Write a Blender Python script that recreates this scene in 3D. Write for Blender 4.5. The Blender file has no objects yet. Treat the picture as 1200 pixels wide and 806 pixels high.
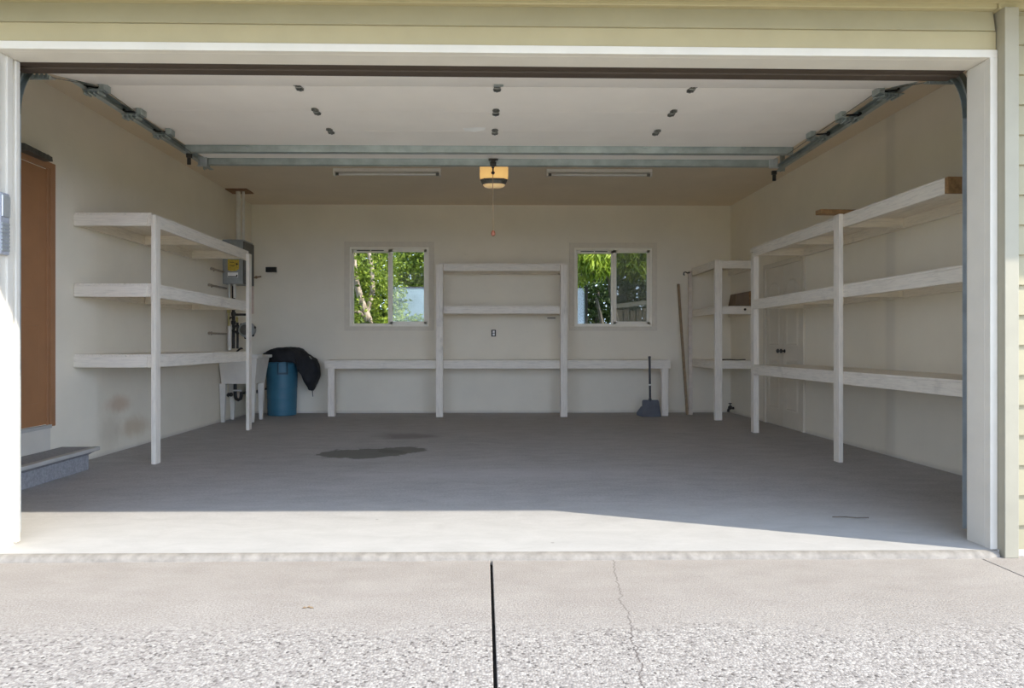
import bpy, bmesh, math, random
from mathutils import Vector, Matrix, noise

scene = bpy.context.scene
COL = scene.collection
PI = math.pi
R = random.Random(7)

# ------------------------------------------------------------------ helpers
class MB:
    """collects shapes (world coordinates) into one bmesh"""
    def __init__(self):
        self.bm = bmesh.new()

    def faces(self, pts, fcs):
        vs = [self.bm.verts.new(p) for p in pts]
        for f in fcs:
            try:
                self.bm.faces.new([vs[i] for i in f])
            except ValueError:
                pass
        return self

    def box(self, x0, x1, y0, y1, z0, z1, tilt=0.0, d=0.0, zs=0.0):
        """axis-aligned box; tilt slopes it along x (dz = tilt*x)"""
        p = []
        for z in (z0, z1):
            for x, y in ((x0, y0), (x1, y0), (x1, y1), (x0, y1)):
                p.append((x, y, z + tilt * x))
        return self.faces(p, ((0, 3, 2, 1), (4, 5, 6, 7), (0, 1, 5, 4), (1, 2, 6, 5), (2, 3, 7, 6), (3, 0, 4, 7)))

    def rings(self, rings, cap=True, close=True):
        n = len(rings[0])
        vs = [[self.bm.verts.new(p) for p in r] for r in rings]
        for a, b in zip(vs, vs[1:]):
            for i in range(n if close else n - 1):
                j = (i + 1) % n
                try:
                    self.bm.faces.new((a[i], a[j], b[j], b[i]))
                except ValueError:
                    pass
        if cap:
            self.bm.faces.new(list(reversed(vs[0])))
            self.bm.faces.new(vs[-1])
        return self

    def rect_rings(self, rs, cap=True):
        """each r = (x0,x1,y0,y1,z)"""
        return self.rings([[(a, c, z), (b, c, z), (b, d, z), (a, d, z)] for a, b, c, d, z in rs], cap)

    def bar(self, p, q, w, h, up=(0, 0, 1), w2=None, h2=None):
        p, q, up = Vector(p), Vector(q), Vector(up)
        t = (q - p).normalized()
        s = t.cross(up)
        if s.length < 1e-5:
            s = t.cross(Vector((1, 0, 0)))
        s.normalize()
        u = s.cross(t)
        w2 = w if w2 is None else w2
        h2 = h if h2 is None else h2
        def ring(c, a, b):
            return [c - s * a / 2 - u * b / 2, c + s * a / 2 - u * b / 2, c + s * a / 2 + u * b / 2, c - s * a / 2 + u * b / 2]
        return self.rings([ring(p, w, h), ring(q, w2, h2)])

    def tube(self, path, r, n=10, cap=True):
        path = [Vector(p) for p in path]
        rs = r if isinstance(r, (list, tuple)) else [r] * len(path)
        out = []
        ref = None
        for i, c in enumerate(path):
            a = path[max(i - 1, 0)]
            b = path[min(i + 1, len(path) - 1)]
            t = (b - a).normalized()
            if ref is None:
                ref = t.orthogonal().normalized()
            s = (ref - t * ref.dot(t))
            s = s.normalized() if s.length > 1e-6 else t.orthogonal().normalized()
            ref = s
            u = t.cross(s)
            out.append([c + (s * math.cos(k * 2 * PI / n) + u * math.sin(k * 2 * PI / n)) * rs[i] for k in range(n)])
        return self.rings(out, cap)

    def lathe(self, c, prof, n=32, axis='Z', cap=True):
        """prof = [(radius, height)...] about an axis through c"""
        c = Vector(c)
        out = []
        for r, h in prof:
            ring = []
            for k in range(n):
                a = 2 * PI * k / n
                x, y = r * math.cos(a), r * math.sin(a)
                v = {'Z': (x, y, h), 'Y': (x, h, -y), 'X': (h, x, y)}[axis]
                ring.append(c + Vector(v))
            out.append(ring)
        return self.rings(out, cap)

    def prism(self, poly, axis, a, b):
        """polygon in the plane across axis, extruded from a to b.  X: (y,z)  Y: (x,z)  Z: (x,y)"""
        f = {'X': lambda u, v, t: (t, u, v), 'Y': lambda u, v, t: (u, t, v), 'Z': lambda u, v, t: (u, v, t)}[axis]
        return self.rings([[f(u, v, a) for u, v in poly], [f(u, v, b) for u, v in poly]])

    def ball(self, c, r, n=12, s=(1, 1, 1)):
        m = Matrix.Translation(c) @ Matrix.Diagonal((r * s[0], r * s[1], r * s[2], 1))
        bmesh.ops.create_uvsphere(self.bm, u_segments=n, v_segments=max(6, n // 2), radius=1, matrix=m)
        return self

    def build(self, name, mat, parent=None, bevel=0.0, smooth=False, seg=2):
        bmesh.ops.recalc_face_normals(self.bm, faces=self.bm.faces)
        if parent is not None:
            o0 = ORIGIN[parent]
        else:
            xs = [v.co for v in self.bm.verts]
            mn = Vector([min(v[i] for v in xs) for i in range(3)])
            mx = Vector([max(v[i] for v in xs) for i in range(3)])
            o0 = Vector(((mn.x + mx.x) / 2, (mn.y + mx.y) / 2, mn.z)) if name not in WORLD0 else Vector((0, 0, 0))
        bmesh.ops.translate(self.bm, verts=self.bm.verts, vec=-o0)
        me = bpy.data.meshes.new(name)
        self.bm.to_mesh(me)
        self.bm.free()
        if smooth:
            for p in me.polygons:
                p.use_smooth = True
            try:
                me.set_sharp_from_angle(angle=math.radians(38))
            except Exception:
                pass
        o = bpy.data.objects.new(name, me)
        COL.objects.link(o)
        me.materials.append(mat)
        if parent is not None:
            o.parent = parent
        else:
            o.location = o0
        ORIGIN[o] = o0.copy()
        if bevel:
            b = o.modifiers.new('edge', 'BEVEL')
            b.width = bevel
            b.segments = seg
            b.limit_method = 'ANGLE'
            b.angle_limit = math.radians(40)
        return o

ORIGIN = {}
WORLD0 = {'floor', 'driveway', 'wall_left', 'wall_right', 'wall_back', 'ceiling', 'wall_front'}

def tag(o, label, cat=None, group=None, kind=None):
    o['label'] = label
    if cat:
        o['category'] = cat
    if group:
        o['group'] = group
    if kind:
        o['kind'] = kind
    return o

def root(name, loc, label, cat, group=None, kind=None):
    o = bpy.data.objects.new(name, None)
    o.empty_display_size = 0.1
    COL.objects.link(o)
    o.location = loc
    ORIGIN[o] = Vector(loc)
    return tag(o, label, cat, group, kind)

# ------------------------------------------------------------------ materials
def mat(name):
    m = bpy.data.materials.new(name)
    m.use_nodes = True
    nt = m.node_tree
    b = nt.nodes['Principled BSDF']
    return m, nt, b

def N(nt, t, **kw):
    n = nt.nodes.new(t)
    for k, v in kw.items():
        setattr(n, k, v)
    return n

def coords(nt, scale=(1, 1, 1), world=False):
    if world:
        g = N(nt, 'ShaderNodeNewGeometry')
        out = g.outputs['Position']
    else:
        out = N(nt, 'ShaderNodeTexCoord').outputs['Object']
    mp = N(nt, 'ShaderNodeMapping')
    mp.inputs['Scale'].default_value = scale
    nt.links.new(out, mp.inputs['Vector'])
    return mp.outputs['Vector']

def noise_tex(nt, vec, scale, detail=4, rough=0.55, dist=0.0):
    n = N(nt, 'ShaderNodeTexNoise')
    n.inputs['Scale'].default_value = scale
    n.inputs['Detail'].default_value = detail
    n.inputs['Roughness'].default_value = rough
    n.inputs['Distortion'].default_value = dist
    nt.links.new(vec, n.inputs['Vector'])
    return n.outputs['Fac']

def ramp(nt, fac, stops):
    r = N(nt, 'ShaderNodeValToRGB')
    e = r.color_ramp.elements
    while len(e) > 1:
        e.remove(e[0])
    e[0].position = stops[0][0]
    c = stops[0][1]
    e[0].color = (*c, 1) if isinstance(c, tuple) else (c, c, c, 1)
    for p, c in stops[1:]:
        x = e.new(p)
        x.color = (*c, 1) if isinstance(c, tuple) else (c, c, c, 1)
    nt.links.new(fac, r.inputs['Fac'])
    return r.outputs['Color']

def mixc(nt, fac, a, b, mode='MIX'):
    m = N(nt, 'ShaderNodeMix', data_type='RGBA', blend_type=mode)
    for sock, v in ((m.inputs[0], fac), (m.inputs[6], a), (m.inputs[7], b)):
        if isinstance(v, (int, float)):
            sock.default_value = v
        elif isinstance(v, tuple):
            sock.default_value = (*v, 1)
        else:
            nt.links.new(v, sock)
    return m.outputs[2]

def mth(nt, op, a, b=None, c=None, clamp=False):
    m = N(nt, 'ShaderNodeMath', operation=op, use_clamp=clamp)
    for i, v in enumerate((a, b, c)):
        if v is None:
            continue
        if isinstance(v, (int, float)):
            m.inputs[i].default_value = v
        else:
            nt.links.new(v, m.inputs[i])
    return m.outputs[0]

def smooth(nt, v, a, b):
    m = N(nt, 'ShaderNodeMapRange', interpolation_type='SMOOTHSTEP')
    m.inputs['From Min'].default_value = a
    m.inputs['From Max'].default_value = b
    nt.links.new(v, m.inputs['Value'])
    return m.outputs['Result']

def bump(nt, b, h, strength=0.2, dist=0.01):
    n = N(nt, 'ShaderNodeBump')
    n.inputs['Strength'].default_value = strength
    n.inputs['Distance'].default_value = dist
    nt.links.new(h, n.inputs['Height'])
    nt.links.new(n.outputs['Normal'], b.inputs['Normal'])

def plain(name, col, rough=0.6, metal=0.0, var=0.12, scale=14, spec=0.5, bmp=0.0):
    m, nt, b = mat(name)
    v = coords(nt)
    f = noise_tex(nt, v, scale, 5)
    lo = tuple(c * (1 - var) for c in col)
    hi = tuple(min(1, c * (1 + var)) for c in col)
    nt.links.new(ramp(nt, f, [(0.3, lo), (0.7, hi)]), b.inputs['Base Color'])
    b.inputs['Roughness'].default_value = rough
    b.inputs['Metallic'].default_value = metal
    b.inputs['Specular IOR Level'].default_value = spec
    if bmp:
        bump(nt, b, noise_tex(nt, v, scale * 6, 3), bmp, 0.004)
    return m

def wood_paint(name, col, axis=0, dirt=0.45):
    """old white paint on rough lumber, grain along the given axis"""
    m, nt, b = mat(name)
    sc = [26, 26, 26]
    sc[axis] = 2.2
    g = noise_tex(nt, coords(nt, tuple(sc), world=True), 3.0, 6, 0.65, 0.6)
    blot = noise_tex(nt, coords(nt, world=True), 3.1, 5, 0.6)
    c1 = ramp(nt, g, [(0.25, tuple(c * 0.76 for c in col)), (0.5, tuple(c * 0.96 for c in col)), (0.8, tuple(min(1, c * 1.05) for c in col))])
    dm = mth(nt, 'MULTIPLY', smooth(nt, blot, 0.58, 0.8), dirt)
    c2 = mixc(nt, dm, c1, (0.42, 0.37, 0.31))
    wear = mth(nt, 'MULTIPLY', smooth(nt, noise_tex(nt, coords(nt, tuple(sc), world=True), 5.5, 3), 0.70, 0.78), 0.35)
    c3 = mixc(nt, wear, c2, (0.33, 0.27, 0.21))
    nt.links.new(c3, b.inputs['Base Color'])
    b.inputs['Roughness'].default_value = 0.62
    b.inputs['Specular IOR Level'].default_value = 0.35
    bump(nt, b, g, 0.18, 0.004)
    return m

WHITE = (0.89, 0.825, 0.715)
M_wx = wood_paint('white_wood_x', WHITE, 0)
M_wy = wood_paint('white_wood_y', WHITE, 1)
M_wz = wood_paint('white_wood_z', WHITE, 2)

def wall_mat(name, col, stains=(), bands=()):
    m, nt, b = mat(name)
    v = coords(nt, world=True)
    f = noise_tex(nt, v, 1.3, 5, 0.6)
    fine = noise_tex(nt, v, 60, 3)
    c = ramp(nt, f, [(0.25, tuple(k * 0.93 for k in col)), (0.75, tuple(min(1, k * 1.03) for k in col))])
    scuff = mth(nt, 'MULTIPLY', smooth(nt, noise_tex(nt, coords(nt, (1, 1, 2.2), world=True), 5.5, 6, 0.7), 0.63, 0.78), 0.16)
    c = mixc(nt, scuff, c, (0.40, 0.35, 0.28))
    sep = N(nt, 'ShaderNodeSeparateXYZ')
    nt.links.new(v, sep.inputs[0])
    wob = noise_tex(nt, v, 3.0, 5, 0.65)
    ws = mth(nt, 'MULTIPLY', mth(nt, 'SUBTRACT', wob, 0.5), 1.3)
    for (y, z, ry, rz, sc, amt) in stains:
        dy = mth(nt, 'DIVIDE', mth(nt, 'SUBTRACT', sep.outputs['Y'], y), ry)
        dz = mth(nt, 'DIVIDE', mth(nt, 'SUBTRACT', sep.outputs['Z'], z), rz)
        d = mth(nt, 'ADD', mth(nt, 'SQRT', mth(nt, 'ADD', mth(nt, 'MULTIPLY', dy, dy), mth(nt, 'MULTIPLY', dz, dz))), ws)
        k = mth(nt, 'MULTIPLY', smooth(nt, d, 1.0, 0.2), amt)
        c = mixc(nt, k, c, sc)
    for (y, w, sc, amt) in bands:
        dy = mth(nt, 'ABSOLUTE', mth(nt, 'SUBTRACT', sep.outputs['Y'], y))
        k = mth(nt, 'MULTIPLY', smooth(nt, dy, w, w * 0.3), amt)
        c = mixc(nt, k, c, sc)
    # damp scuffed strip along the foot of the wall
    foot = mth(nt, 'MULTIPLY', smooth(nt, mth(nt, 'ADD', sep.outputs['Z'], mth(nt, 'MULTIPLY', ws, 0.05)), 0.05, 0.0), 0.35)
    c = mixc(nt, foot, c, (0.36, 0.33, 0.29))
    nt.links.new(c, b.inputs['Base Color'])
    b.inputs['Roughness'].default_value = 0.85
    b.inputs['Specular IOR Level'].default_value = 0.25
    bump(nt, b, fine, 0.08, 0.003)
    return m

WALL = (0.86, 0.80, 0.665)
M_wall = wall_mat('wall_paint', WALL)
M_wall_l = wall_mat('wall_paint_left', WALL,
                    stains=((6.50, 0.44, 0.34, 0.12, (0.55, 0.34, 0.19), 0.5), (6.75, 0.20, 0.42, 0.16, (0.52, 0.37, 0.20), 0.5),
                            (6.35, 0.22, 0.25, 0.25, (0.48, 0.40, 0.28), 0.3)))
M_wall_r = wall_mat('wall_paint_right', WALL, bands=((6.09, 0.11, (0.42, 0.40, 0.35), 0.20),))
M_ceil = wall_mat('ceiling_paint', (0.80, 0.69, 0.53))

def floor_mat():
    m, nt, b = mat('garage_concrete')
    v = coords(nt, world=True)
    sep = N(nt, 'ShaderNodeSeparateXYZ')
    nt.links.new(v, sep.inputs[0])
    big = noise_tex(nt, v, 0.8, 6, 0.62)
    mid = noise_tex(nt, coords(nt, (0.6, 1.3, 1), world=True), 5.5, 9, 0.74, 0.4)
    fine = noise_tex(nt, v, 60, 5, 0.75)
    c = ramp(nt, big, [(0.3, (0.34, 0.325, 0.32)), (0.7, (0.47, 0.45, 0.445))])
    c = mixc(nt, 0.55, c, ramp(nt, mid, [(0.35, (0.30, 0.285, 0.28)), (0.65, (0.51, 0.49, 0.48))]))
    c = mixc(nt, 0.28, c, ramp(nt, fine, [(0.35, (0.20, 0.19, 0.19)), (0.65, (0.62, 0.60, 0.59))]))
    wob = mth(nt, 'MULTIPLY', mth(nt, 'SUBTRACT', noise_tex(nt, v, 6.0, 8, 0.72), 0.5), 1.5)
    def ell(cx, cy, rx, ry, soft):
        dx = mth(nt, 'DIVIDE', mth(nt, 'SUBTRACT', sep.outputs['X'], cx), rx)
        dy = mth(nt, 'DIVIDE', mth(nt, 'SUBTRACT', sep.outputs['Y'], cy), ry)
        d = mth(nt, 'SQRT', mth(nt, 'ADD', mth(nt, 'MULTIPLY', dx, dx), mth(nt, 'MULTIPLY', dy, dy)))
        return smooth(nt, mth(nt, 'ADD', d, wob), 1.0 + soft, 1.0 - soft)
    c = mixc(nt, mth(nt, 'MULTIPLY', ell(-1.12, 6.30, 0.40, 0.27, 0.06), 0.85), c, (0.13, 0.125, 0.11))
    c = mixc(nt, mth(nt, 'MULTIPLY', ell(-0.78, 6.50, 0.22, 0.20, 0.06), 0.85), c, (0.13, 0.125, 0.11))
    c = mixc(nt, mth(nt, 'MULTIPLY', ell(-0.85, 7.50, 0.28, 0.22, 0.6), 0.6), c, (0.15, 0.13, 0.12))
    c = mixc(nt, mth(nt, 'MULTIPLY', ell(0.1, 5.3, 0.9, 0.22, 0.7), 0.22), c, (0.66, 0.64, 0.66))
    # sunlight by the door opening painted in as paler cement
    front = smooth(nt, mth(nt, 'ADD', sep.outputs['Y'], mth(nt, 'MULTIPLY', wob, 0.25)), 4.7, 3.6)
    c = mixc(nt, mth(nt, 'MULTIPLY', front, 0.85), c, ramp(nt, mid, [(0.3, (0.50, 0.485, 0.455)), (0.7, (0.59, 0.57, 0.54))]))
    # pale scratches dragged over the slab
    sc_ = noise_tex(nt, coords(nt, (9, 0.9, 1), world=True), 3.0, 5, 0.6, 0.8)
    c = mixc(nt, mth(nt, 'MULTIPLY', smooth(nt, sc_, 0.66, 0.74), 0.22), c, (0.62, 0.60, 0.58))
    # small dark pits
    vo = N(nt, 'ShaderNodeTexVoronoi')
    vo.inputs['Scale'].default_value = 3.2
    nt.links.new(v, vo.inputs['Vector'])
    pit = mth(nt, 'MULTIPLY', smooth(nt, vo.outputs['Distance'], 0.045, 0.02), 0.5)
    c = mixc(nt, pit, c, (0.2, 0.18, 0.16))
    nt.links.new(c, b.inputs['Base Color'])
    b.inputs['Roughness'].default_value = 0.72
    b.inputs['Specular IOR Level'].default_value = 0.35
    bump(nt, b, fine, 0.10, 0.004)
    return m

def driveway_mat():
    m, nt, b = mat('driveway_concrete')
    v = coords(nt, world=True)
    sep = N(nt, 'ShaderNodeSeparateXYZ')
    nt.links.new(v, sep.inputs[0])
    X, Y = sep.outputs['X'], sep.outputs['Y']
    big = noise_tex(nt, v, 1.4, 6, 0.65)
    fine = noise_tex(nt, v, 130, 3, 0.7)
    mid = noise_tex(nt, coords(nt, (0.7, 1.5, 1), world=True), 6, 6, 0.65)
    c = ramp(nt, big, [(0.3, (0.34, 0.30, 0.265)), (0.7, (0.42, 0.38, 0.34))])
    c = mixc(nt, 0.3, c, ramp(nt, mid, [(0.35, (0.32, 0.28, 0.25)), (0.65, (0.46, 0.42, 0.38))]))
    edge = noise_tex(nt, v, 2.0, 5, 0.7)
    ee = mth(nt, 'MULTIPLY', mth(nt, 'SUBTRACT', edge, 0.5), 0.5)
    yy = mth(nt, 'ADD', Y, ee)
    sand = smooth(nt, yy, 2.95, 2.45)
    c = mixc(nt, mth(nt, 'ADD', mth(nt, 'MULTIPLY', sand, 0.25), 0.16), c, ramp(nt, fine, [(0.38, (0.16, 0.14, 0.125)), (0.62, (0.62, 0.57, 0.52))]))
    vo = N(nt, 'ShaderNodeTexVoronoi')
    vo.inputs['Scale'].default_value = 108
    nt.links.new(coords(nt, (1, 1, 0.02), world=True), vo.inputs['Vector'])
    sc = N(nt, 'ShaderNodeSeparateColor')
    nt.links.new(vo.outputs['Color'], sc.inputs[0])
    peb = ramp(nt, sc.outputs[0], [(0.0, (0.13, 0.115, 0.105)), (0.10, (0.30, 0.275, 0.25)), (0.3, (0.375, 0.34, 0.31)), (0.7, (0.45, 0.415, 0.38)), (1.0, (0.57, 0.53, 0.48))])
    gap = smooth(nt, vo.outputs['Distance'], 0.50, 0.85)
    peb = mixc(nt, mth(nt, 'MULTIPLY', gap, 0.5), peb, (0.23, 0.20, 0.19))
    agg = smooth(nt, yy, 2.62, 2.36)
    c = mixc(nt, agg, c, peb)
    c = mixc(nt, smooth(nt, Y, 2.0, 1.5), c, (0.88, 0.79, 0.63))  # paler concrete out of view, added to bounce light into the garage
    # hairline crack and control joints
    cr = mth(nt, 'MULTIPLY', mth(nt, 'SUBTRACT', noise_tex(nt, coords(nt, (0, 1, 0), world=True), 4.5, 6, 0.7), 0.5), 0.14)
    crx = mth(nt, 'ADD', mth(nt, 'ADD', X, cr), mth(nt, 'MULTIPLY', Y, -0.10))
    d = mth(nt, 'ABSOLUTE', mth(nt, 'SUBTRACT', crx, 0.285))
    k = mth(nt, 'MULTIPLY', smooth(nt, d, 0.0045, 0.0015), mth(nt, 'ADD', mth(nt, 'MULTIPLY', agg, 0.25), 0.5))
    c = mixc(nt, k, c, (0.12, 0.10, 0.09))
    nt.links.new(c, b.inputs['Base Color'])
    b.inputs['Roughness'].default_value = 0.9
    b.inputs['Specular IOR Level'].default_value = 0.2
    h = mixc(nt, agg, fine, mth(nt, 'SUBTRACT', 1.0, vo.outputs['Distance']))
    bump(nt, b, h, 0.35, 0.006)
    return m

def emis(name, col, strength):
    m, nt, b = mat(name)
    v = coords(nt)
    f = noise_tex(nt, v, 8, 2)
    nt.links.new(ramp(nt, f, [(0.3, tuple(c * 0.92 for c in col)), (0.7, col)]), b.inputs['Emission Color'])
    b.inputs['Base Color'].default_value = (*col, 1)
    b.inputs['Emission Strength'].default_value = strength
    b.inputs['Roughness'].default_value = 0.35
    return m

def glass_mat(name, tint, grey=0.0):
    """window pane: clear with a fresnel reflection; grey adds the veil of an insect screen"""
    m, nt, b = mat(name)
    out = nt.nodes['Material Output']
    tr = N(nt, 'ShaderNodeBsdfTransparent')
    tr.inputs['Color'].default_value = (*tint, 1)
    gl = N(nt, 'ShaderNodeBsdfGlossy')
    gl.inputs['Roughness'].default_value = 0.02
    fr = N(nt, 'ShaderNodeFresnel')
    fr.inputs['IOR'].default_value = 1.45
    mx = N(nt, 'ShaderNodeMixShader')
    nt.links.new(fr.outputs[0], mx.inputs[0])
    nt.links.new(tr.outputs[0], mx.inputs[1])
    nt.links.new(gl.outputs[0], mx.inputs[2])
    res = mx.outputs[0]
    if grey:
        df = N(nt, 'ShaderNodeBsdfDiffuse')
        df.inputs['Color'].default_value = (0.30, 0.31, 0.29, 1)
        m2 = N(nt, 'ShaderNodeMixShader')
        m2.inputs[0].default_value = grey
        nt.links.new(res, m2.inputs[1])
        nt.links.new(df.outputs[0], m2.inputs[2])
        res = m2.outputs[0]
    nt.links.new(res, out.inputs['Surface'])
    return m

def leaf_mat(name, lo, hi):
    m, nt, b = mat(name)
    g = N(nt, 'ShaderNodeNewGeometry')
    f = noise_tex(nt, coords(nt, world=True), 9, 3)
    mixf = mth(nt, 'ADD', mth(nt, 'MULTIPLY', g.outputs['Random Per Island'], 0.7), mth(nt, 'MULTIPLY', f, 0.3))
    c = ramp(nt, mixf, [(0.1, lo), (0.9, hi)])
    out = nt.nodes['Material Output']
    tl = N(nt, 'ShaderNodeBsdfTranslucent')
    nt.links.new(c, tl.inputs['Color'])
    nt.links.new(c, b.inputs['Base Color'])
    b.inputs['Roughness'].default_value = 0.5
    mx = N(nt, 'ShaderNodeMixShader')
    mx.inputs[0].default_value = 0.4
    nt.links.new(b.outputs[0], mx.inputs[1])
    nt.links.new(tl.outputs[0], mx.inputs[2])
    nt.links.new(mx.outputs[0], out.inputs['Surface'])
    return m

def bark_mat(name, lo, hi):
    m, nt, b = mat(name)
    f = noise_tex(nt, coords(nt, (3, 3, 1), world=True), 6, 6, 0.7, 0.5)
    nt.links.new(ramp(nt, f, [(0.35, lo), (0.6, hi)]), b.inputs['Base Color'])
    b.inputs['Roughness'].default_value = 0.9
    bump(nt, b, f, 0.4, 0.02)
    return m

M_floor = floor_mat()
M_drive = driveway_mat()
M_lip = plain('cement_lip', (0.30, 0.27, 0.23), 0.9, var=0.22, scale=22, bmp=0.4)
M_trim = plain('white_trim_paint', (0.67, 0.63, 0.55), 0.5, var=0.04, scale=5, bmp=0.03)
M_cream = plain('cream_trim_paint', (0.42, 0.36, 0.21), 0.6, var=0.05, scale=4, bmp=0.05)
M_siding = plain('yellow_siding_paint', (0.37, 0.33, 0.21), 0.65, var=0.05, scale=4, bmp=0.06)
M_corner = plain('cream_corner_paint', (0.36, 0.33, 0.25), 0.65, var=0.05, scale=6, bmp=0.06)
M_darkwood = wood_paint('dark_beam_wood', (0.075, 0.055, 0.04), 0, dirt=0.1)
M_door = plain('door_panel_paint', (0.92, 0.87, 0.80), 0.45, var=0.025, scale=3)
M_galv = plain('galvanised_steel', (0.42, 0.47, 0.46), 0.42, 0.75, var=0.18, scale=9)
M_galvb = plain('galvanised_track', (0.62, 0.66, 0.68), 0.40, 0.7, var=0.15, scale=9)
M_hinge = plain('hinge_steel', (0.20, 0.20, 0.18), 0.45, 0.7, var=0.3, scale=50)
M_black = plain('black_plastic', (0.018, 0.018, 0.017), 0.5, var=0.2)
M_rubber = plain('black_rubber', (0.025, 0.023, 0.02), 0.8, var=0.2)
M_iron = plain('dark_iron_pipe', (0.05, 0.045, 0.04), 0.55, 0.4, var=0.3, scale=30)
M_pvc = plain('white_pvc', (0.72, 0.69, 0.62), 0.45, var=0.06)
M_brass = plain('yellow_conduit', (0.50, 0.42, 0.16), 0.5, 0.2, var=0.15)
M_box = plain('grey_metal_box', (0.36, 0.38, 0.37), 0.5, 0.3, var=0.1)
M_boxdark = plain('dark_box_side', (0.12, 0.115, 0.10), 0.5, 0.3, var=0.2)
M_yellow = plain('yellow_label', (0.62, 0.45, 0.06), 0.6, var=0.25, scale=50)
M_labelw = plain('white_label', (0.92, 0.91, 0.88), 0.6, var=0.05)
M_ink = plain('dark_ink', (0.03, 0.03, 0.03), 0.7, var=0.1)
M_sink = plain('utility_sink_plastic', (0.74, 0.71, 0.645), 0.4, var=0.08, scale=5)
M_can = plain('blue_can_plastic', (0.045, 0.165, 0.24), 0.45, var=0.1, scale=6, bmp=0.05)
M_canh = plain('dark_blue_handle', (0.02, 0.07, 0.105), 0.5, var=0.1)
M_tanpipe = plain('tan_pipe', (0.40, 0.34, 0.26), 0.6, var=0.2)
M_cloth = plain('black_cloth', (0.010, 0.011, 0.014), 0.75, var=0.3, scale=20, bmp=0.3)
M_brown = plain('brown_door_paint', (0.36, 0.172, 0.075), 0.5, var=0.07, scale=4)
M_brownc = plain('brown_casing_paint', (0.36, 0.18, 0.085), 0.55, var=0.08, scale=4)
M_step = plain('step_carpet_grey', (0.30, 0.30, 0.31), 0.95, var=0.2, scale=60, bmp=0.2)
M_nose = plain('step_nosing_grey', (0.46, 0.45, 0.42), 0.6, var=0.08, scale=10)
M_rawwood = plain('raw_brown_wood', (0.30, 0.17, 0.07), 0.7, var=0.3, scale=30)
M_stick = plain('brown_stick_wood', (0.30, 0.21, 0.12), 0.7, var=0.2, scale=20)
M_card = plain('brown_cardboard', (0.21, 0.15, 0.10), 0.85, var=0.1, scale=8)
M_ply = plain('ceiling_plywood', (0.27, 0.15, 0.075), 0.75, var=0.25, scale=14)
M_closet = plain('closet_door_paint', (0.72, 0.66, 0.54), 0.5, var=0.04, scale=4)
M_pan = plain('grey_pan_plastic', (0.10, 0.11, 0.13), 0.6, var=0.15, scale=12)
M_panh = plain('dark_handle_plastic', (0.045, 0.045, 0.05), 0.5, var=0.15)
M_vinyl = plain('window_vinyl', (0.95, 0.90, 0.77), 0.4, var=0.02)
M_wcase = plain('window_casing_paint', (0.75, 0.69, 0.57), 0.7, var=0.04)
M_tube = plain('fluorescent_glass', (0.72, 0.70, 0.66), 0.25, var=0.03)
M_fixt = plain('fixture_enamel', (0.70, 0.66, 0.58), 0.45, var=0.05)
M_knobw = plain('red_brown_knob', (0.45, 0.16, 0.09), 0.4, var=0.1)
M_cord = plain('tan_cord', (0.42, 0.30, 0.18), 0.8, var=0.1)
M_keypad = plain('grey_keypad', (0.34, 0.35, 0.38), 0.5, var=0.15, scale=60)
M_lens = emis('amber_lens', (0.92, 0.56, 0.20), 0.62)
M_lensl = emis('amber_lens_low', (0.9, 0.62, 0.30), 0.32)
M_openerb = plain('opener_housing', (0.16, 0.145, 0.12), 0.5, 0.2, var=0.1)
M_glass = glass_mat('window_glass', (0.95, 0.97, 0.95))
M_screen = glass_mat('window_glass_screened', (0.72, 0.74, 0.71), 0.30)
M_glass2 = glass_mat('window_glass_dusty', (0.90, 0.93, 0.90), 0.04)
M_pale = plain('pale_blue_panel', (0.36, 0.45, 0.54), 0.25, var=0.22, scale=5)
M_fence = plain('weathered_fence', (0.16, 0.13, 0.10), 0.9, var=0.3, scale=12)
M_grass = plain('lawn_grass', (0.10, 0.16, 0.04), 0.95, var=0.4, scale=8)
M_dirt = plain('joint_dirt', (0.02, 0.018, 0.015), 1.0, var=0.3, scale=40)
M_roof = plain('roof_shingle', (0.12, 0.11, 0.10), 0.9, var=0.3, scale=20)
M_leafA = leaf_mat('leaf_bright', (0.07, 0.14, 0.015), (0.52, 0.60, 0.09))
M_leafB = leaf_mat('leaf_dark', (0.012, 0.03, 0.008), (0.08, 0.13, 0.025))
M_leafC = leaf_mat('leaf_yellow', (0.12, 0.22, 0.015), (0.62, 0.70, 0.08))
M_birch = bark_mat('pink_birch_bark', (0.16, 0.11, 0.085), (0.60, 0.48, 0.40))
M_bark = bark_mat('grey_bark', (0.05, 0.04, 0.032), (0.22, 0.18, 0.15))

# ------------------------------------------------------------------ room shell
XL0, XL1 = -3.455, -3.41         # inner face of the left wall, front / back
XR = 3.655
YF, YB = 3.52, 10.06
ZC = 3.06
T = -0.0035                      # the old header sags slightly towards the right

def xl(y):
    return XL0 + (XL1 - XL0) * (y - YF) / (YB - YF)

f = MB()
f.rings([[(-6, 3.30, -0.30), (6, 3.30, -0.30), (6, 10.2, -0.30), (-6, 10.2, -0.30)],
         [(-6, 3.30, 0), (6, 3.30, 0), (6, 10.2, 0), (-6, 10.2, 0)]])
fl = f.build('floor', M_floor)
tag(fl, 'grey concrete garage floor with a dark oil stain', 'floor', kind='structure')

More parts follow.
